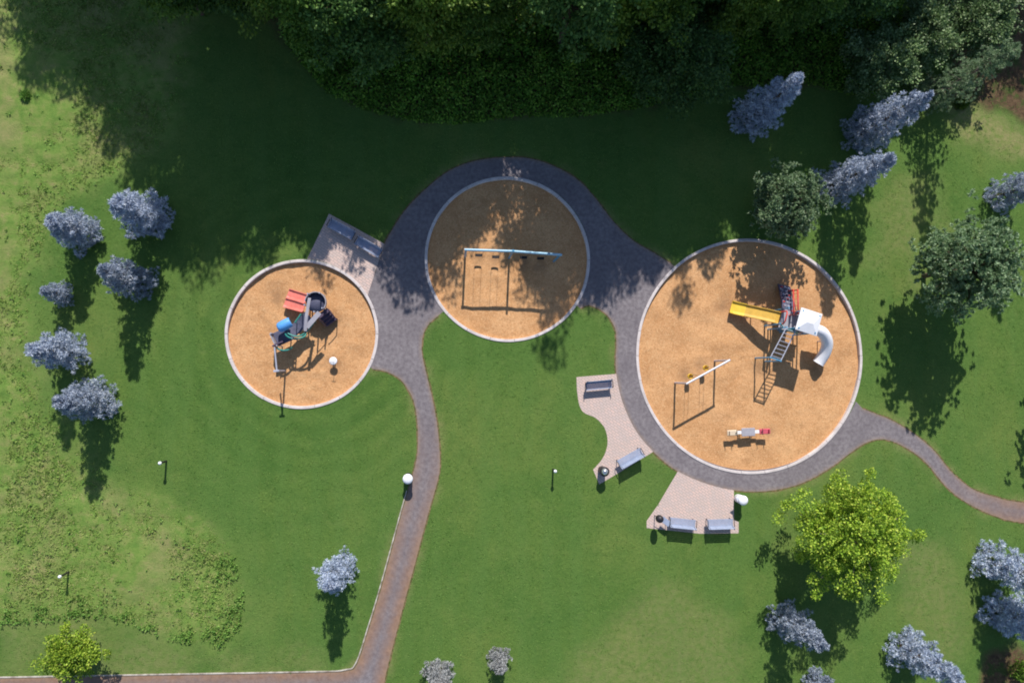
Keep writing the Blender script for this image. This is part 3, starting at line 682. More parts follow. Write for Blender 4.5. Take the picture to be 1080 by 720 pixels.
M_LAWN = leafmat('lawn_blades', [(0.0, (0.095, 0.205, 0.042)), (0.6, (0.14, 0.265, 0.06)), (1.0, (0.22, 0.33, 0.09))], 0.3, 0.7, 0.12, 0.3)
o = link('lawn_grass', np_mesh('lawn_grass', V, Fq, M_LAWN), None, 'stuff'); o['label'] = 'short mown lawn grass'
def shrub(u, v, r, h, mat, seed, name, label, n0=700, leaf=0.16, group=None):
    global rng; rng = np.random.default_rng(seed); o_ = unit(n0); o_[:, 2] = np.abs(o_[:, 2]); pp = o_*np.array([r, r, h])*(rng.random((n0, 1))**0.4)
    pp *= (0.75+0.4*vnoise(o_[:, 0]*3+9, o_[:, 1]*3+9, 1.0, seed))[:, None]
    V, Fq = leaves(pp+np.array([0, 0, 0.05]), o_+unit(n0)*0.7+np.array([0, 0, 0.3]), leaf*(0.7+0.6*rng.random(n0)), leaf*0.6, 0.3)
    t = thing(name, G(u, v), label, 'shrub', group); m = MB()
    for i in range(6): a = i*1.05; m.tube([(0, 0, -0.02), (r*0.3*math.cos(a), r*0.3*math.sin(a), h*0.4), (r*0.6*math.cos(a), r*0.6*math.sin(a), h*0.75)], [0.02, 0.015, 0.006], 5)
    m.build('stem', M_BARK, t, Vector()); link('foliage', np_mesh('foliage', V, Fq, mat), t); return t
M_FERN = leafmat('fern_leaves', [(0.0, (0.06, 0.14, 0.015)), (0.6, (0.13, 0.24, 0.03)), (1.0, (0.22, 0.32, 0.05))], 0.3, 0.55, 0.25, 0.3)
shrub(1073, 705, 0.8, 0.7, M_FERN, 201, 'low_shrub', 'bright green low shrub on brown earth in the lower right corner')
shrub(1000, 88, 0.9, 0.7, M_FERN, 202, 'low_shrub', 'light green low shrub at the lower corner of the bare earth, top right')
shrub(983, 96, 0.8, 0.6, M_WOOD2, 203, 'low_shrub', 'grey green low shrub beside the slim stem near the spruce pair')
shrub(1012, 110, 0.55, 0.45, M_FERN, 204, 'low_shrub', 'small green low shrub on the sunny dry grass by the bare earth')
shrub(955, 84, 1.0, 0.9, M_WOOD2, 205, 'low_shrub', 'grey green shrub at the wood edge just above the spruce pair')
shrub(28, 102, 0.35, 0.3, M_WEED, 206, 'weed_clump', 'small dark green weed clump alone in the meadow at upper left', 260, 0.12)

# ---------------------------------------------------------------- playground and furniture materials
M_STEEL_BLUE = paint('blue_steel', (0.09, 0.30, 0.50), 0.4, 0.15)
M_BENCH = paint('bench_coating', (0.28, 0.33, 0.46), 0.45, 0.12)
M_DARK = paint('black_metal', (0.022, 0.020, 0.026), 0.5, 0.2)
M_NAVY = paint('navy_deck', (0.085, 0.090, 0.150), 0.6, 0.2)
M_PURPLE = paint('purple_plastic', (0.085, 0.060, 0.105), 0.55, 0.2)
M_RED = paint('red_plastic', (0.56, 0.060, 0.050), 0.4, 0.12)
M_SALMON = paint('sun_faded_red_plastic', (0.72, 0.20, 0.165), 0.45, 0.12)
M_YEL = paint('yellow_plastic', (0.62, 0.38, 0.065), 0.45, 0.12)
M_YELB = paint('bright_yellow_plastic', (0.78, 0.52, 0.06), 0.4, 0.1)
M_WHITE = paint('white_plastic', (0.80, 0.81, 0.87), 0.45, 0.05)
M_CREAM = paint('cream_plastic', (0.66, 0.55, 0.42), 0.5, 0.1)
M_GREYP = paint('grey_plastic', (0.34, 0.33, 0.38), 0.5, 0.12)
M_PALE = paint('pale_steel', (0.44, 0.46, 0.56), 0.35, 0.12, 0.5, 0.2)
M_TEAL = paint('teal_steel', (0.035, 0.24, 0.21), 0.4, 0.15)
M_SKYBL = paint('sky_blue_plastic', (0.10, 0.33, 0.72), 0.4, 0.12)
M_PINK = paint('pink_red_plastic', (0.56, 0.10, 0.14), 0.45, 0.12)
M_RUBBER = paint('black_rubber', (0.020, 0.018, 0.020), 0.7, 0.2)
M_CHROME = paint('brushed_steel', (0.62, 0.64, 0.68), 0.25, 0.05, 0.5, 0.8)
BZ = SINK                                              # woodchip level

def W(u, v, z=0.0): return G(u, v, z)
def unshift(pt, z):                                     # ground point below the point seen at (u, v, z)
    p = G(pt[0], pt[1], z); return Vector((p.x, p.y, 0))

# ---- large swing in the middle bed
base = W(541, 270); base.z = BZ
t = thing('swing_set', base, 'light blue three post swing set with four black seats in the middle round bed', 'swing set')
SW = [W(490.5, 270.5, BZ), W(537, 272, BZ), W(584, 275.5, BZ)]; TOP = 2.55
for i, p in enumerate(SW):
    MB().tube([p-Vector((0, 0, 0.3)), (p.x, p.y, TOP+(0.30 if i == 1 else 0.06))], 0.075, 12).build('post', M_STEEL_BLUE, t)
MB().tube([(SW[0].x-0.12, SW[0].y, TOP), (SW[1].x, SW[1].y, TOP+0.003), (SW[2].x+0.12, SW[2].y, TOP)], 0.085, 12).build('beam', paint('pale_blue_steel', (0.30, 0.52, 0.68), 0.35, 0.1), t)
for q in (0.20, 0.74):
    for sgn in (0, 1):
        f = (0.30, 0.68)[sgn]; seg = 0 if q < 0.5 else 1; c = SW[seg].lerp(SW[seg+1], f)
        m = MB(); zs = BZ+0.52; dy = random.uniform(-0.06, 0.06)
        pts = [Vector((c.x+x, c.y+dy+y_, zs+0.05*(abs(x)/0.24)**2)) for x in np.linspace(-0.25, 0.25, 7) for y_ in (0,)]
        m.sweep(pts, [(-0.10, -0.012), (-0.10, 0.012), (0.10, 0.012), (0.10, -0.012)]); st = m.build('swing_seat', M_RUBBER, t)
        for s_ in (-1, 1): MB().tube([(c.x+s_*0.25, c.y+dy, zs+0.05), (c.x+s_*0.24, c.y, TOP-0.05)], 0.010, 5).build('chain', M_DARK, st)

# ---- toddler swing in the large bed
A = W(712, 403.5, BZ); B = W(754, 380.5, BZ); TOP2 = 2.30
t = thing('toddler_swing', (A+B)/2, 'pale steel two post toddler swing with two yellow bucket seats in the large bed', 'swing set')
for p in (A, B):
    MB().tube([p-Vector((0, 0, 0.3)), (p.x, p.y, TOP2)], 0.07, 12).build('post', M_PALE, t)
MB().tube([A+(A-B).normalized()*0.08+Vector((0, 0, TOP2-BZ)), B+(B-A).normalized()*0.08+Vector((0, 0, TOP2-BZ))], 0.07, 12).build('beam', paint('white_steel', (0.62, 0.62, 0.68), 0.35, 0.08), t)
for f in (0.30, 0.68):
    c = A.lerp(B, f); zs = BZ+0.55; ax = (B-A).normalized(); m = MB()
    m.lathe([(0.10, -0.10), (0.17, -0.06), (0.19, 0.05), (0.19, 0.20), (0.165, 0.20), (0.16, 0.05), (0.10, -0.04)], (c.x, c.y, zs), 14)
    st = m.build('bucket_seat', M_YELB, t)
    for s_ in (-1, 1): MB().tube([c+ax*s_*0.18+Vector((0, 0, zs+0.18-BZ)), c+ax*s_*0.16+Vector((0, 0, TOP2-BZ))], 0.010, 5).build('chain', M_DARK, st)
    MB().tube([c+ax*0.17+Vector((0, 0, zs+0.30-BZ)), c-ax*0.17+Vector((0, 0, zs+0.30-BZ))], 0.025, 6).build('safety_bar', M_DARK, st)

# ---- see-saw
A = unshift((767, 456.5), 0.45); B = unshift((812, 454.5), 0.45); C_ = (A+B)/2; ax = (B-A).normalized(); nr = Vector((-ax.y, ax.x, 0)); Lh = (B-A).length/2
t = thing('seesaw', (C_.x, C_.y, BZ), 'spring see-saw with one cream and one pink red end in the large bed', 'see-saw')
zb = BZ+0.55; P_ = lambda s_, y_, z_: C_+ax*s_+nr*y_+Vector((0, 0, z_))
MB().sweep([P_(-Lh*0.55, 0, zb), P_(0, 0, zb), P_(Lh*0.55, 0, zb)], [(-0.11, -0.05), (-0.11, 0.05), (0.11, 0.05), (0.11, -0.05)]).build('beam', M_WHITE, t)
MB().sweep([P_(-Lh*0.32, 0, zb+0.055), P_(Lh*0.30, 0, zb+0.055)], [(-0.30, 0), (-0.27, 0.05), (0.27, 0.05), (0.30, 0)]).build('centre_platform', M_GREYP, t)
for s_, mt in ((-1, M_CREAM), (1, M_PINK)):
    m = MB(); m.sweep([P_(s_*Lh*0.52, 0, zb+0.055), P_(s_*Lh*0.78, 0, zb+0.06), P_(s_*Lh, 0, zb+0.08)], [(-0.20, 0), (-0.16, 0.07), (0.16, 0.07), (0.20, 0)]); st = m.build('seat', mt, t)
    MB().tube([P_(s_*Lh*0.60, -0.22, zb+0.30), P_(s_*Lh*0.60, 0.22, zb+0.30)], 0.025, 8).tube([P_(s_*Lh*0.60, 0, zb+0.06), P_(s_*Lh*0.60, 0, zb+0.31)], 0.03, 8).build('handle', M_DARK, st)
    MB().box(P_(s_*Lh*0.92, 0, zb+0.24), (0.05, 0.30, 0.26), math.atan2(ax.y, ax.x), 0, 0.01).build('seat_back', mt, st)
for s_ in (-0.45, 0.45):
    pts = [P_(s_+0.10*math.cos(a), 0.10*math.sin(a), BZ+0.02+0.46*a/(2*math.pi*5)) for a in np.linspace(0, 2*math.pi*5, 70)]
    MB().tube(pts, 0.018, 6).build('spring', M_DARK, t)

# ---- spring rider / mushroom seat in the small bed
c = unshift((351, 380.5), 0.45); t = thing('spring_seat', (c.x, c.y, BZ), 'little white round spring seat alone in the small round bed', 'play seat')
zs = BZ+0.48
MB().lathe([(0.20, -0.02), (0.27, 0.0), (0.27, 0.045), (0.20, 0.06), (0.02, 0.065)], (c.x, c.y, zs), 20).build('seat', M_WHITE, t)
MB().tube([(c.x+0.09*math.cos(a), c.y+0.09*math.sin(a), BZ+0.46*a/(12*math.pi)) for a in np.linspace(0, 12*math.pi, 80)], 0.018, 6).build('spring', M_DARK, t)
h_ = MB().tube([(c.x+0.02, c.y-0.10, zs+0.05), (c.x+0.02, c.y-0.10, zs+0.50)], 0.016, 8).build('handle_post', M_GREYP, t)
MB().tube([(c.x-0.13, c.y-0.10, zs+0.48), (c.x+0.17, c.y-0.10, zs+0.48)], 0.016, 8).build('grip', M_DARK, h_)

# ---- play tower of the large bed
def chan(wd, hh=0.22, th=0.04):     # trough section of a slide
    a = wd/2
    return [(-a, hh), (-a+th, hh), (-a+th+0.02, 0.03), (-a*0.5, 0.0), (a*0.5, 0.0), (a-th-0.02, 0.03), (a-th, hh), (a, hh), (a, -0.02), (a*0.5, -0.05), (-a*0.5, -0.05), (-a, -0.02)]
DZ = 1.30                                              # deck height
D0 = unshift((833, 339), DZ); RZ = R_(-17)
t = thing('play_tower', (D0.x, D0.y, BZ), 'play tower with white roof, yellow slide and white curved slide in the large bed', 'play structure')
ca, sa = math.cos(RZ), math.sin(RZ); hd = 0.72
def LP(x, y, z): return Vector((D0.x+x*ca-y*sa, D0.y+x*sa+y*ca, z))
MB().box(LP(0, 0, DZ), (2*hd, 2*hd, 0.07), RZ, 0, 0.01).build('deck', M_GREYP, t)
RC = unshift((855, 339), 3.0)                           # middle of the roof, over the eastern bay
dv = RC-D0; RX = dv.x*ca+dv.y*sa; RY = -dv.x*sa+dv.y*ca
MB().box(LP(RX*0.9, RY*0.9, DZ-0.004), (1.25, 1.25, 0.07), RZ, 0, 0.01).build('deck', M_NAVY, t)
for sx in (-1, 1):
    for sy in (-1, 1):
        p = LP(RX+sx*0.62, RY+sy*0.62, 0); MB().tube([(p.x, p.y, BZ-0.3), (p.x, p.y, 2.85)], 0.055, 10).build('post', M_STEEL_BLUE, t)
for sx, sy in ((-1, -1), (-1, 1)):
    p = LP(sx*hd, sy*hd, 0); MB().tube([(p.x, p.y, BZ-0.3), (p.x, p.y, 2.15)], 0.055, 10).build('post', M_STEEL_BLUE, t)
m = MB(); e = 0.80; q = [LP(RX+sx*e, RY+sy*e, 2.78) for sx, sy in ((-1, -1), (1, -1), (1, 1), (-1, 1))]; ap = [LP(RX-0.22, RY-0.1, 3.0), LP(RX+0.22, RY-0.1, 3.0)]
m.add(q+ap+[p-Vector((0, 0, 0.06)) for p in q], [[0, 1, 5, 4], [1, 2, 5], [2, 3, 4, 5], [3, 0, 4], [6, 7, 1, 0], [7, 8, 2, 1], [8, 9, 3, 2], [9, 6, 0, 3], [9, 8, 7, 6]]); m.build('roof', M_WHITE, t)
# yellow slide
a = W(822, 335.5, DZ); b = W(771, 323.5, 0.18); pts = []
for s_ in np.linspace(0, 1, 14):
    p = a.lerp(b, s_); z = DZ-0.02+(0.20-DZ)*(min(1, max(0, (s_-0.08)/0.80))**1.08); pts.append(Vector((p.x, p.y, z)))
m = MB().sweep(pts[:10], chan(0.88, 0.13)); sl = m.build('slide', M_YEL, t); MB().sweep(pts[9:], chan(0.92, 0.13)).build('slide_end', M_YELB, sl)
for s_ in (6, 12): p = pts[s_]; MB().tube([(p.x, p.y, BZ-0.2), (p.x, p.y, p.z-0.04)], 0.04, 8).build('support', M_GREYP, sl)
m = MB(); c0 = pts[0]; dr = (pts[1]-pts[0]); dr.z = 0; dr.normalize(); sd_ = Vector((-dr.y, dr.x, 0))
m.tube([c0+sd_*0.46+Vector((0, 0, -0.1)), c0+sd_*0.46+Vector((0, 0, 0.85)), c0+sd_*0.30+Vector((0, 0, 1.0)), c0-sd_*0.30+Vector((0, 0, 1.0)), c0-sd_*0.46+Vector((0, 0, 0.85)), c0-sd_*0.46+Vector((0, 0, -0.1))], 0.05, 8); m.build('slide_hood', M_RED, t)
# climbing ramp up from the north
a = W(826.5, 301, BZ+0.05); b = W(831, 330, DZ); ax_ = (b-a); hx = Vector((ax_.x, ax_.y, 0)).normalized(); sdv = Vector((-hx.y, hx.x, 0)); wd = 0.46
cl = MB().sweep([a, a.lerp(b, 0.5)+Vector((0, 0, 0.12)), b], [(-wd, -0.03), (-wd, 0.03), (wd, 0.03), (wd, -0.03)]).build('climbing_ramp', M_NAVY, t)
for i in range(7):
    p = a.lerp(b, (i+0.6)/7.3)+Vector((0, 0, 0.12*math.sin(math.pi*(i+0.6)/7.3)+0.06))
    for k_, s_ in enumerate((-0.25, 0.02, 0.27)):
        MB().box(p+sdv*(s_+random.uniform(-0.05, 0.05)), (0.17, 0.10, 0.09), math.atan2(hx.y, hx.x)+1.57, 0, 0.02).build('foothold', [M_RED, M_GREYP, M_PALE, M_PURPLE][(i+k_) % 4], cl)
for s_ in (-wd, wd): MB().tube([a+sdv*s_+Vector((0, 0, 0.05)), a.lerp(b, 0.5)+sdv*s_+Vector((0, 0, 0.3)), b+sdv*s_+Vector((0, 0, 0.4))], 0.035, 8).build('side_rail', M_PURPLE, cl)
# red parallel rails
for du in (0, 4.6):
    p0 = W(836.8+du, 305.5, 1.0); p1 = W(837.3+du, 331, 2.0)
    MB().tube([(p0.x, p0.y, BZ-0.2), p0, p1, (p1.x, p1.y-0.05, DZ)], 0.055, 8).build('red_rail', M_RED, t)
for f in (0.15, 0.4, 0.65, 0.9):
    p0 = W(836.8, 305.5, 1.0).lerp(W(837.3, 331, 2.0), f); p1 = W(841.4, 305.5, 1.0).lerp(W(841.9, 331, 2.0), f); MB().tube([p0, p1], 0.025, 6).build('rung', M_RED, t)
# panels of the tower
MB().box(LP(0.15, -hd, DZ+0.42), (0.9, 0.05, 0.62), RZ, 0, 0.012).build('guard_panel', M_TEAL, t)
MB().box(LP(RX, RY-0.60, DZ+0.40), (0.95, 0.05, 0.60), RZ, 0, 0.012).build('guard_panel', M_NAVY, t)
MB().box(LP(RX, RY+0.60, DZ+0.40), (0.95, 0.05, 0.60), RZ, 0, 0.012).build('guard_panel', M_NAVY, t)
# overhead ladder to two far posts
f1 = W(796.5, 377.5, BZ); f2 = W(807, 381, BZ); zt = 2.15
n1 = unshift((829.5, 345), zt); n2 = unshift((839.5, 348), zt)
ld = None
t1 = Vector((f1.x, f1.y, zt)); t2 = Vector((f2.x, f2.y, zt)); m1 = Vector((n1.x, n1.y, zt)); m2 = Vector((n2.x, n2.y, zt))
for i, (p, q_) in enumerate(((t1, m1), (t2, m2))):
    MB().tube([p, q_], 0.04, 8).build('ladder_rail', M_PALE, t)
    MB().tube([(p.x, p.y, BZ-0.3), (p.x, p.y, zt+0.05)], 0.055, 10).build('post', M_STEEL_BLUE, t)
    MB().tube([(q_.x, q_.y, BZ-0.3), (q_.x, q_.y, zt+0.05)], 0.055, 10).build('post', M_STEEL_BLUE, t)
for i in range(8): f = (i+0.5)/8; MB().tube([t1.lerp(m1, f), t2.lerp(m2, f)], 0.026, 7).build('ladder_rung', M_PALE, t)
MB().tube([t1+(t1-t2).normalized()*0.05, t2+(t2-t1).normalized()*0.05], 0.05, 8).build('cross_bar', M_STEEL_BLUE, t)
# free blue post beside the yellow slide with its arm
p = W(806.5, 343.5, BZ); q_ = Vector((p.x, p.y, 2.2)); MB().tube([(p.x, p.y, BZ-0.3), q_], 0.06, 10).build('post', M_STEEL_BLUE, t)
MB().tube([q_, LP(-hd, -hd, 2.1)], 0.035, 8).build('cross_bar', M_TEAL, t)
# white curved slide
cp = [(857,347,1.30),(865,350,1.20),(869.5,356,1.0),(871,363,0.75),(869,371,0.48),(865,378,0.25),(861.5,383,0.12)]
pts = [W(*c) for c in cp]; P2 = []
for i in range(len(pts)-1):
    p0 = pts[max(i-1, 0)]; p1, p2 = pts[i], pts[i+1]; p3 = pts[min(i+2, len(pts)-1)]
    for k_ in range(4):
        s_ = k_/4; P2.append(0.5*((2*p1)+(p2-p0)*s_+(2*p0-5*p1+4*p2-p3)*s_*s_+(3*p1-p0-3*p2+p3)*s_**3))
P2.append(pts[-1]); P2 = [p+Vector((0, 0, 0.16)) for p in P2]; sl = MB().tube(P2, [0.44]+[0.41]*(len(P2)-2)+[0.43], 20).build('tube_slide', M_WHITE, t)
for k_ in (10, 20): p = P2[k_]; MB().tube([(p.x, p.y, BZ-0.2), (p.x, p.y, p.z-0.3)], 0.04, 8).build('support', M_GREYP, sl)

# ---- toddler play structure of the small bed
T0 = unshift((326, 330), 1.0); t = thing('toddler_play_structure', (T0.x, T0.y, BZ), 'toddler play structure with faded red double slide and blue hood in the small bed', 'play structure')
dz = 1.05
a1 = W(323.5, 317, dz); b1 = W(300.5, 313.5, 0.12); dirs = (b1-a1); hx = Vector((dirs.x, dirs.y, 0)).normalized()
# twin slide: lanes side by side, running down to the west
s0a, s0b = W(325, 310.5, dz), W(319, 329.5, dz); e0a, e0b = W(305.5, 303.5, 0.15), W(298, 324.5, 0.15)
for lane in range(2):
    f = 0.27+0.46*lane; pts = []
    for s_ in np.linspace(0, 1, 10):
        p = s0a.lerp(s0b, f).lerp(e0a.lerp(e0b, f), s_); z = dz+(0.12-dz)*(min(1, s_/0.86)**1.1); pts.append(Vector((p.x, p.y, z)))
    MB().sweep(pts, chan(0.68, 0.10, 0.05)).build('slide', M_SALMON, t)
# round main deck with curved guard
c = unshift((333.5, 319), dz); c.z = dz; r = 0.66
MB().lathe([(0.05, -0.05), (r, -0.05), (r, 0.0), (0.05, 0.004)], c, 28).build('deck', M_NAVY, t)
def arcwall(cc, rr, a0, a1, z0, z1, th, name, mat):
    m = MB(); vs = []; fs = []; n_ = 18
    for i in range(n_+1):
        a_ = R_(a0+(a1-a0)*i/n_); d_ = Vector((math.cos(a_), math.sin(a_), 0))
        vs += [cc+d_*rr+Vector((0, 0, z0)), cc+d_*rr+Vector((0, 0, z1)), cc+d_*(rr-th)+Vector((0, 0, z1)), cc+d_*(rr-th)+Vector((0, 0, z0))]
    for i in range(n_):
        for q_ in range(4): fs.append([i*4+q_, i*4+(q_+1) % 4, (i+1)*4+(q_+1) % 4, (i+1)*4+q_])
    fs += [[0, 1, 2, 3], [n_*4+3, n_*4+2, n_*4+1, n_*4]]; m.add(vs, fs); return m.build(name, mat, t)
g0 = Vector((c.x, c.y, 0))
arcwall(g0, r+0.05, -35, 175, dz-0.02, dz+0.36, 0.05, 'guard_rail', M_GREYP)
for a_ in (-40, 60, 130, 200, 270):
    p = g0+Vector((math.cos(R_(a_)), math.sin(R_(a_)), 0))*(r+0.01); MB().tube([(p.x, p.y, BZ-0.3), (p.x, p.y, dz+0.78)], 0.05, 10).build('post', M_PALE, t)
# pale crossing panels over the deck
p0, p1, p2 = W(326.5, 314, dz+0.8), W(323, 334, dz+0.8), W(322, 349, dz+0.7)
MB().sweep([p0, p1, p2], [(-0.10, -0.03), (-0.10, 0.03), (0.10, 0.03), (0.10, -0.03)]).build('panel', M_GREYP, t)
p0, p1 = W(337, 329.5, dz+0.78), W(323.5, 345, dz+0.72); MB().sweep([p0, p1], [(-0.16, -0.03), (-0.16, 0.03), (0.16, 0.03), (0.16, -0.03)]).build('panel', M_GREYP, t)
# purple stairs to the east
a_ = W(340, 329, dz-0.05); b_ = W(350, 340, BZ+0.15); hx = Vector((b_.x-a_.x, b_.y-a_.y, 0)).normalized(); ang_ = math.atan2(hx.y, hx.x)
st = MB()
for i in range(4):
    p = a_.lerp(b_, (i+0.4)/4); st.box((p.x, p.y, (p.z+BZ)/2), (0.30, 0.80, p.z-BZ), ang_, 0, 0.015)
st.build('stairs', M_PURPLE, t)
sv_ = Vector((-hx.y, hx.x, 0))
for s_ in (-0.43, 0.43): MB().tube([(a_.x+sv_.x*s_, a_.y+sv_.y*s_, dz+0.55), (b_.x+sv_.x*s_, b_.y+sv_.y*s_, 0.65), (b_.x+sv_.x*s_, b_.y+sv_.y*s_, BZ-0.1)], 0.03, 8).build('handrail', M_PURPLE, t)
# sagging bridge to the second deck, with teal rails
A_ = W(326, 333, dz); B_ = W(304, 353, 0.9); bp = [A_.lerp(B_, s_)-Vector((0, 0, 0.18*math.sin(math.pi*s_))) for s_ in np.linspace(0, 1, 9)]
MB().sweep(bp, [(-0.38, -0.03), (-0.38, 0.03), (0.38, 0.03), (0.38, -0.03)]).build('bridge', M_NAVY, t)
for sg, sgpts in ((1, [(317.5, 331), (314, 336), (311, 340)]), (-1, [(331.5, 339), (326, 347), (319, 353), (311, 354.5), (303.5, 351.5)])):
    MB().tube([W(u, v, dz+0.45) for u, v in catmull(sgpts, 4)], 0.055, 8).build('bridge_rail', M_TEAL, t)
    for u, v in (sgpts[0], sgpts[-1]): p = W(u, v, dz+0.45); MB().tube([(p.x, p.y, dz-0.2), p], 0.03, 6).build('rail_post', M_TEAL, t)
# second deck and blue hood
c2 = unshift((299, 354.5), 0.85); rz2 = R_(25)
MB().box((c2.x, c2.y, 0.82), (1.15, 0.95, 0.07), rz2, 0, 0.012).build('deck', M_NAVY, t)
MB().box((c2.x-0.28, c2.y-0.52, 0.86), (0.75, 0.09, 1.0), rz2, 0, 0.015).build('panel', M_PURPLE, t)
MB().box((c2.x-0.62, c2.y-0.20, 1.0), (0.07, 0.75, 0.75), rz2, 0, 0.015).build('panel', M_GREYP, t)
for sx in (-1, 1):
    for sy in (-1, 1):
        x = sx*0.55; y = sy*0.45; p = Vector((c2.x+x*math.cos(rz2)-y*math.sin(rz2), c2.y+x*math.sin(rz2)+y*math.cos(rz2), 0)); MB().tube([(p.x, p.y, BZ-0.3), (p.x, p.y, 1.45)], 0.045, 10).build('post', M_PALE, t)
ha = W(293, 346.5, 1.55); hb = W(307, 339, 1.55); m = MB(); ax_ = (hb-ha).normalized(); sdv = Vector((-ax_.y, ax_.x, 0)); vs = []; fs = []; NS = 12
for i, (s_, rr) in enumerate([(0.0, 0.02), (0.0, 0.20), (0.06, 0.30), (0.16, 0.36), (0.5, 0.37), (0.9, 0.35), (1.0, 0.31)]):
    for k_ in range(NS+1):
        a_ = math.pi*k_/NS-0.2+0.4*k_/NS*0; vs.append(ha.lerp(hb, s_)+sdv*rr*math.cos(a_)+Vector((0, 0, rr*math.sin(a_)-0.05)))
for i in range(6):
    for k_ in range(NS): fs.append([i*(NS+1)+k_, i*(NS+1)+k_+1, (i+1)*(NS+1)+k_+1, (i+1)*(NS+1)+k_])
m.add(vs, fs, True); hood = m.build('hood', M_SKYBL, t); so_ = hood.modifiers.new('thick', 'SOLIDIFY'); so_.thickness = 0.03
# overhead arm to a tall outer post, and two hoop climbers
pa = W(289.5, 366, 2.15); pb = W(292.0, 391, 2.15)
MB().tube([pa, pb], 0.055, 10).build('overhead_arm', M_PALE, t)
MB().tube([(pb.x, pb.y, BZ-0.3), (pb.x, pb.y, 2.32)], 0.06, 10).build('post', M_PALE, t)
MB().box((pb.x, pb.y, 2.33), (0.36, 0.14, 0.05), 0.1, 0, 0.015).build('post_cap', M_PALE, t)
for (u, v, rr, zz) in ((313, 352, 0.62, 0.95), (301, 366, 0.42, 0.65)):
    cc = unshift((u, v), zz); MB().tube([cc+Vector((rr*math.cos(a_), rr*math.sin(a_)*0.55, zz+0.55*math.sin(a_*0.5))) for a_ in np.linspace(math.pi, 2*math.pi, 14)], 0.06, 8).build('hoop_climber', M_TEAL, t)

# ---------------------------------------------------------------- benches
def make_bench(label, group):
    t = thing('park_bench', (0, 0, 0), label, 'bench', group)
    L = 0.95; m = MB()
    for i in range(6): m.box((0, -0.17+i*0.083, 0.44+0.012*abs(i-2.5)/2.5), (2*L, 0.070, 0.028), 0, 0, 0.008)
    m.build('seat', M_BENCH, t, Vector())
    m = MB()
    for i in range(5):
        s_ = i*0.088; m.box((0, -0.225-0.30*s_, 0.50+s_*0.95), (2*L, 0.026, 0.076), 0, R_(17), 0.008)
    m.build('backrest', M_BENCH, t, Vector())
    for sx in (-1, 1):
        x = sx*0.86; m = MB()
        m.tube([(x, 0.24, 0.0), (x, 0.22, 0.42), (x, -0.20, 0.42), (x, -0.24, 0.0)], 0.028, 8); m.tube([(x, -0.20, 0.40), (x, -0.37, 0.94)], 0.026, 8)
        m.build('leg', M_DARK, t, Vector())
        MB().tube([(sx*0.97, 0.22, 0.42), (sx*0.97, 0.22, 0.64), (sx*0.97, -0.26, 0.66)], 0.025, 8).build('armrest', M_DARK, t, Vector())
    return t
BG = 'park benches on the paved bays'
def bench_at(o, a, b, z, label=None):
    """ends a, b as seen; front is to the left of a -> b reversed"""
    A_ = unshift(a, z); B_ = unshift(b, z); c_ = (A_+B_)/2; c_.z = 0.012; rz = math.atan2(B_.y-A_.y, B_.x-A_.x)
    if o is None:
        o = make_bench(label, BG); o.location = c_; o.rotation_euler = (0, 0, rz); return o
    return copy_thing(o, c_, rz, 1.0, label, BG)
b0 = bench_at(None, (373.5, 249.5), (346.5, 235), 0.5, 'dark blue park bench on the shaded upper bay, left one of the pair')
bench_at(b0, (401, 268), (376, 253.5), 0.5, 'dark blue park bench on the shaded upper bay, right one, next to the asphalt')
bench_at(b0, (645.5, 405), (618, 407.5), 0.5, 'dark blue park bench at the top of the curved paved bay')
bench_at(b0, (652.5, 489.5), (677, 475.5), 0.5, 'pale blue slanting park bench at the lower right end of the curved paved bay')
bench_at(b0, (705.5, 549.5), (734.5, 552.5), 0.5, 'pale blue park bench beside the dark post bin, left one on the lower paved bay')
bench_at(b0, (744.5, 552), (775, 551), 0.5, 'pale blue park bench at the right corner of the lower paved bay')

# ---------------------------------------------------------------- bins
def drum(loc, label, rz=0.0, flap=False):
    t = thing('drum_bin', loc, label, 'bin', 'white drum bins')
    MB().lathe([(0.27, 0), (0.29, 0.03), (0.30, 0.45), (0.31, 0.47), (0.30, 0.49), (0.30, 0.90), (0.29, 0.92)], (0, 0, 0), 24).build('barrel', M_WHITE if flap else M_DARK, t, Vector())
    l_ = MB().lathe([(0.32, 0.90), (0.345, 0.92), (0.345, 0.97), (0.30, 1.03), (0.16, 1.08), (0.02, 1.09)], (0, 0, 0), 24).build('lid', M_WHITE, t, Vector())
    if flap: MB().box((-0.28, 0.14, 0.86), (0.42, 0.36, 0.05), 0.5, 0.3, 0.015).build('flap', M_WHITE, l_, Vector())
    t.rotation_euler = (0, 0, rz); return t
drum(unshift((430, 505), 1.0), 'black drum bin with a round white lid beside the lower walk')
drum(unshift((784, 527.5), 0.95), 'white drum bin with an open flap on grass at the lower paved bay', 0.0, True)
t = thing('dome_bin', unshift((637.5, 497), 0.9), 'black litter bin with a shiny steel dome on the tip of the curved paved bay', 'bin')
MB().lathe([(0.26, 0.012), (0.27, 0.05), (0.29, 0.90), (0.34, 0.92), (0.34, 0.98), (0.30, 1.0)], (0, 0, 0), 24).build('body', M_DARK, t, Vector())
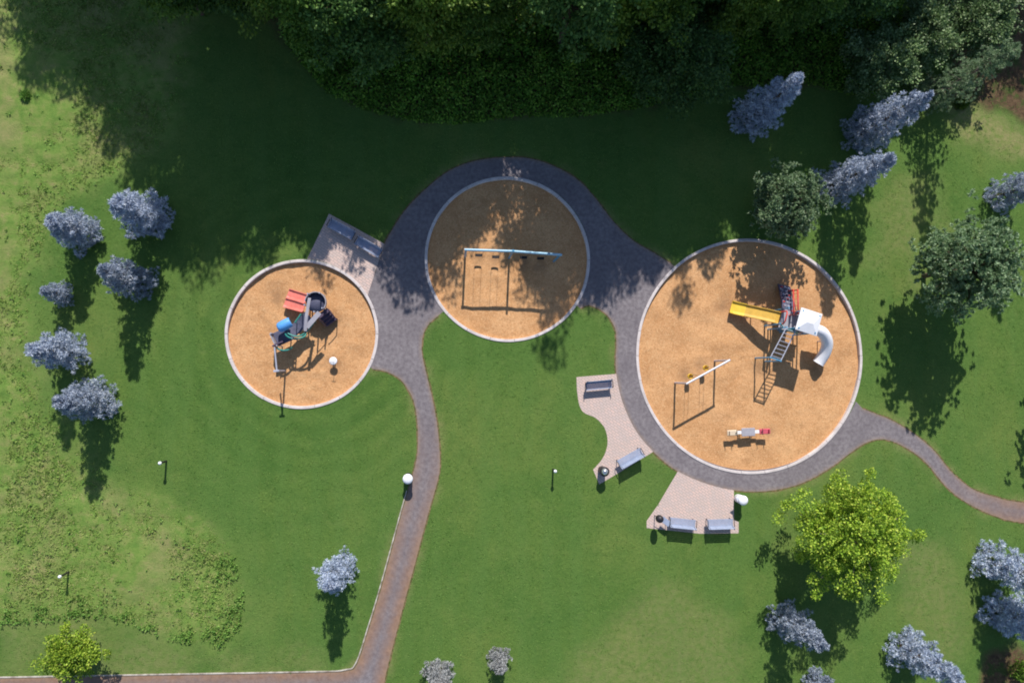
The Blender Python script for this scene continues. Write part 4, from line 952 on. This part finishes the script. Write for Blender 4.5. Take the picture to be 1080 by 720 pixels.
MB().lathe([(0.24, 0.99), (0.23, 1.06), (0.17, 1.15), (0.09, 1.20), (0.01, 1.215)], (0, 0, 0), 24).build('dome_lid', M_CHROME, t, Vector())
t = thing('post_bin', unshift((693, 545), 0.6), 'dark oval bin on a thin post at the left end of the lower paved bay', 'bin')
MB().tube([(0, 0, 0), (0, 0, 1.0)], 0.03, 10).build('post', M_DARK, t, Vector())
MB().lathe([(0.10, 0.82), (0.22, 0.92), (0.27, 1.10), (0.26, 1.30), (0.20, 1.42), (0.03, 1.46)], (0, 0, 0), 18).build('body', M_DARK, t, Vector())
m = MB(); m.box((0.62, -0.32, 0.62), (0.72, 0.40, 0.04), R_(-38), 0, 0.012); m.tube([(0.05, -0.03, 0.60), (0.60, -0.31, 0.60)], 0.025, 6); m.tube([(0.80, -0.45, 0.0), (0.80, -0.45, 0.60)], 0.025, 6); m.build('side_tray', M_BENCH, t, Vector())

# ---------------------------------------------------------------- bollard lights
def bollard(label):
    t = thing('bollard_light', (0, 0, 0), label, 'bollard', 'bollard lights on the grass')
    MB().tube([(0, 0, -0.05), (0, 0, 0.98)], 0.065, 12).build('post', M_DARK, t, Vector())
    MB().lathe([(0.06, 0.96), (0.10, 0.98), (0.115, 1.03), (0.11, 1.09), (0.07, 1.14), (0.01, 1.155)], (0, 0, 0), 18).build('lamp_head', M_WHITE, t, Vector())
    return t
bo = bollard('dark bollard light with a white head on the left lawn below the spruces'); bo.location = W(175.5, 486)
copy_thing(bo, W(583.2, 494.5), 0, 1, 'dark bollard light with a white head on open lawn left of the curved paved bay')
copy_thing(bo, W(72, 603), 0, 0.95, 'dark bollard light standing in the uncut meadow at lower left')
t = thing('tree_stake', W(103, 690), 'thin dark stake beside the small yellow green tree', 'stake')
MB().tube([(0, 0, -0.1), (0.03, 0, 1.5)], 0.03, 8).build('pole', M_DARK, t, Vector()); MB().tube([(0.03, 0, 1.2), (-0.5, 0.1, 1.25)], 0.012, 5).build('tie', M_RUBBER, t, Vector())
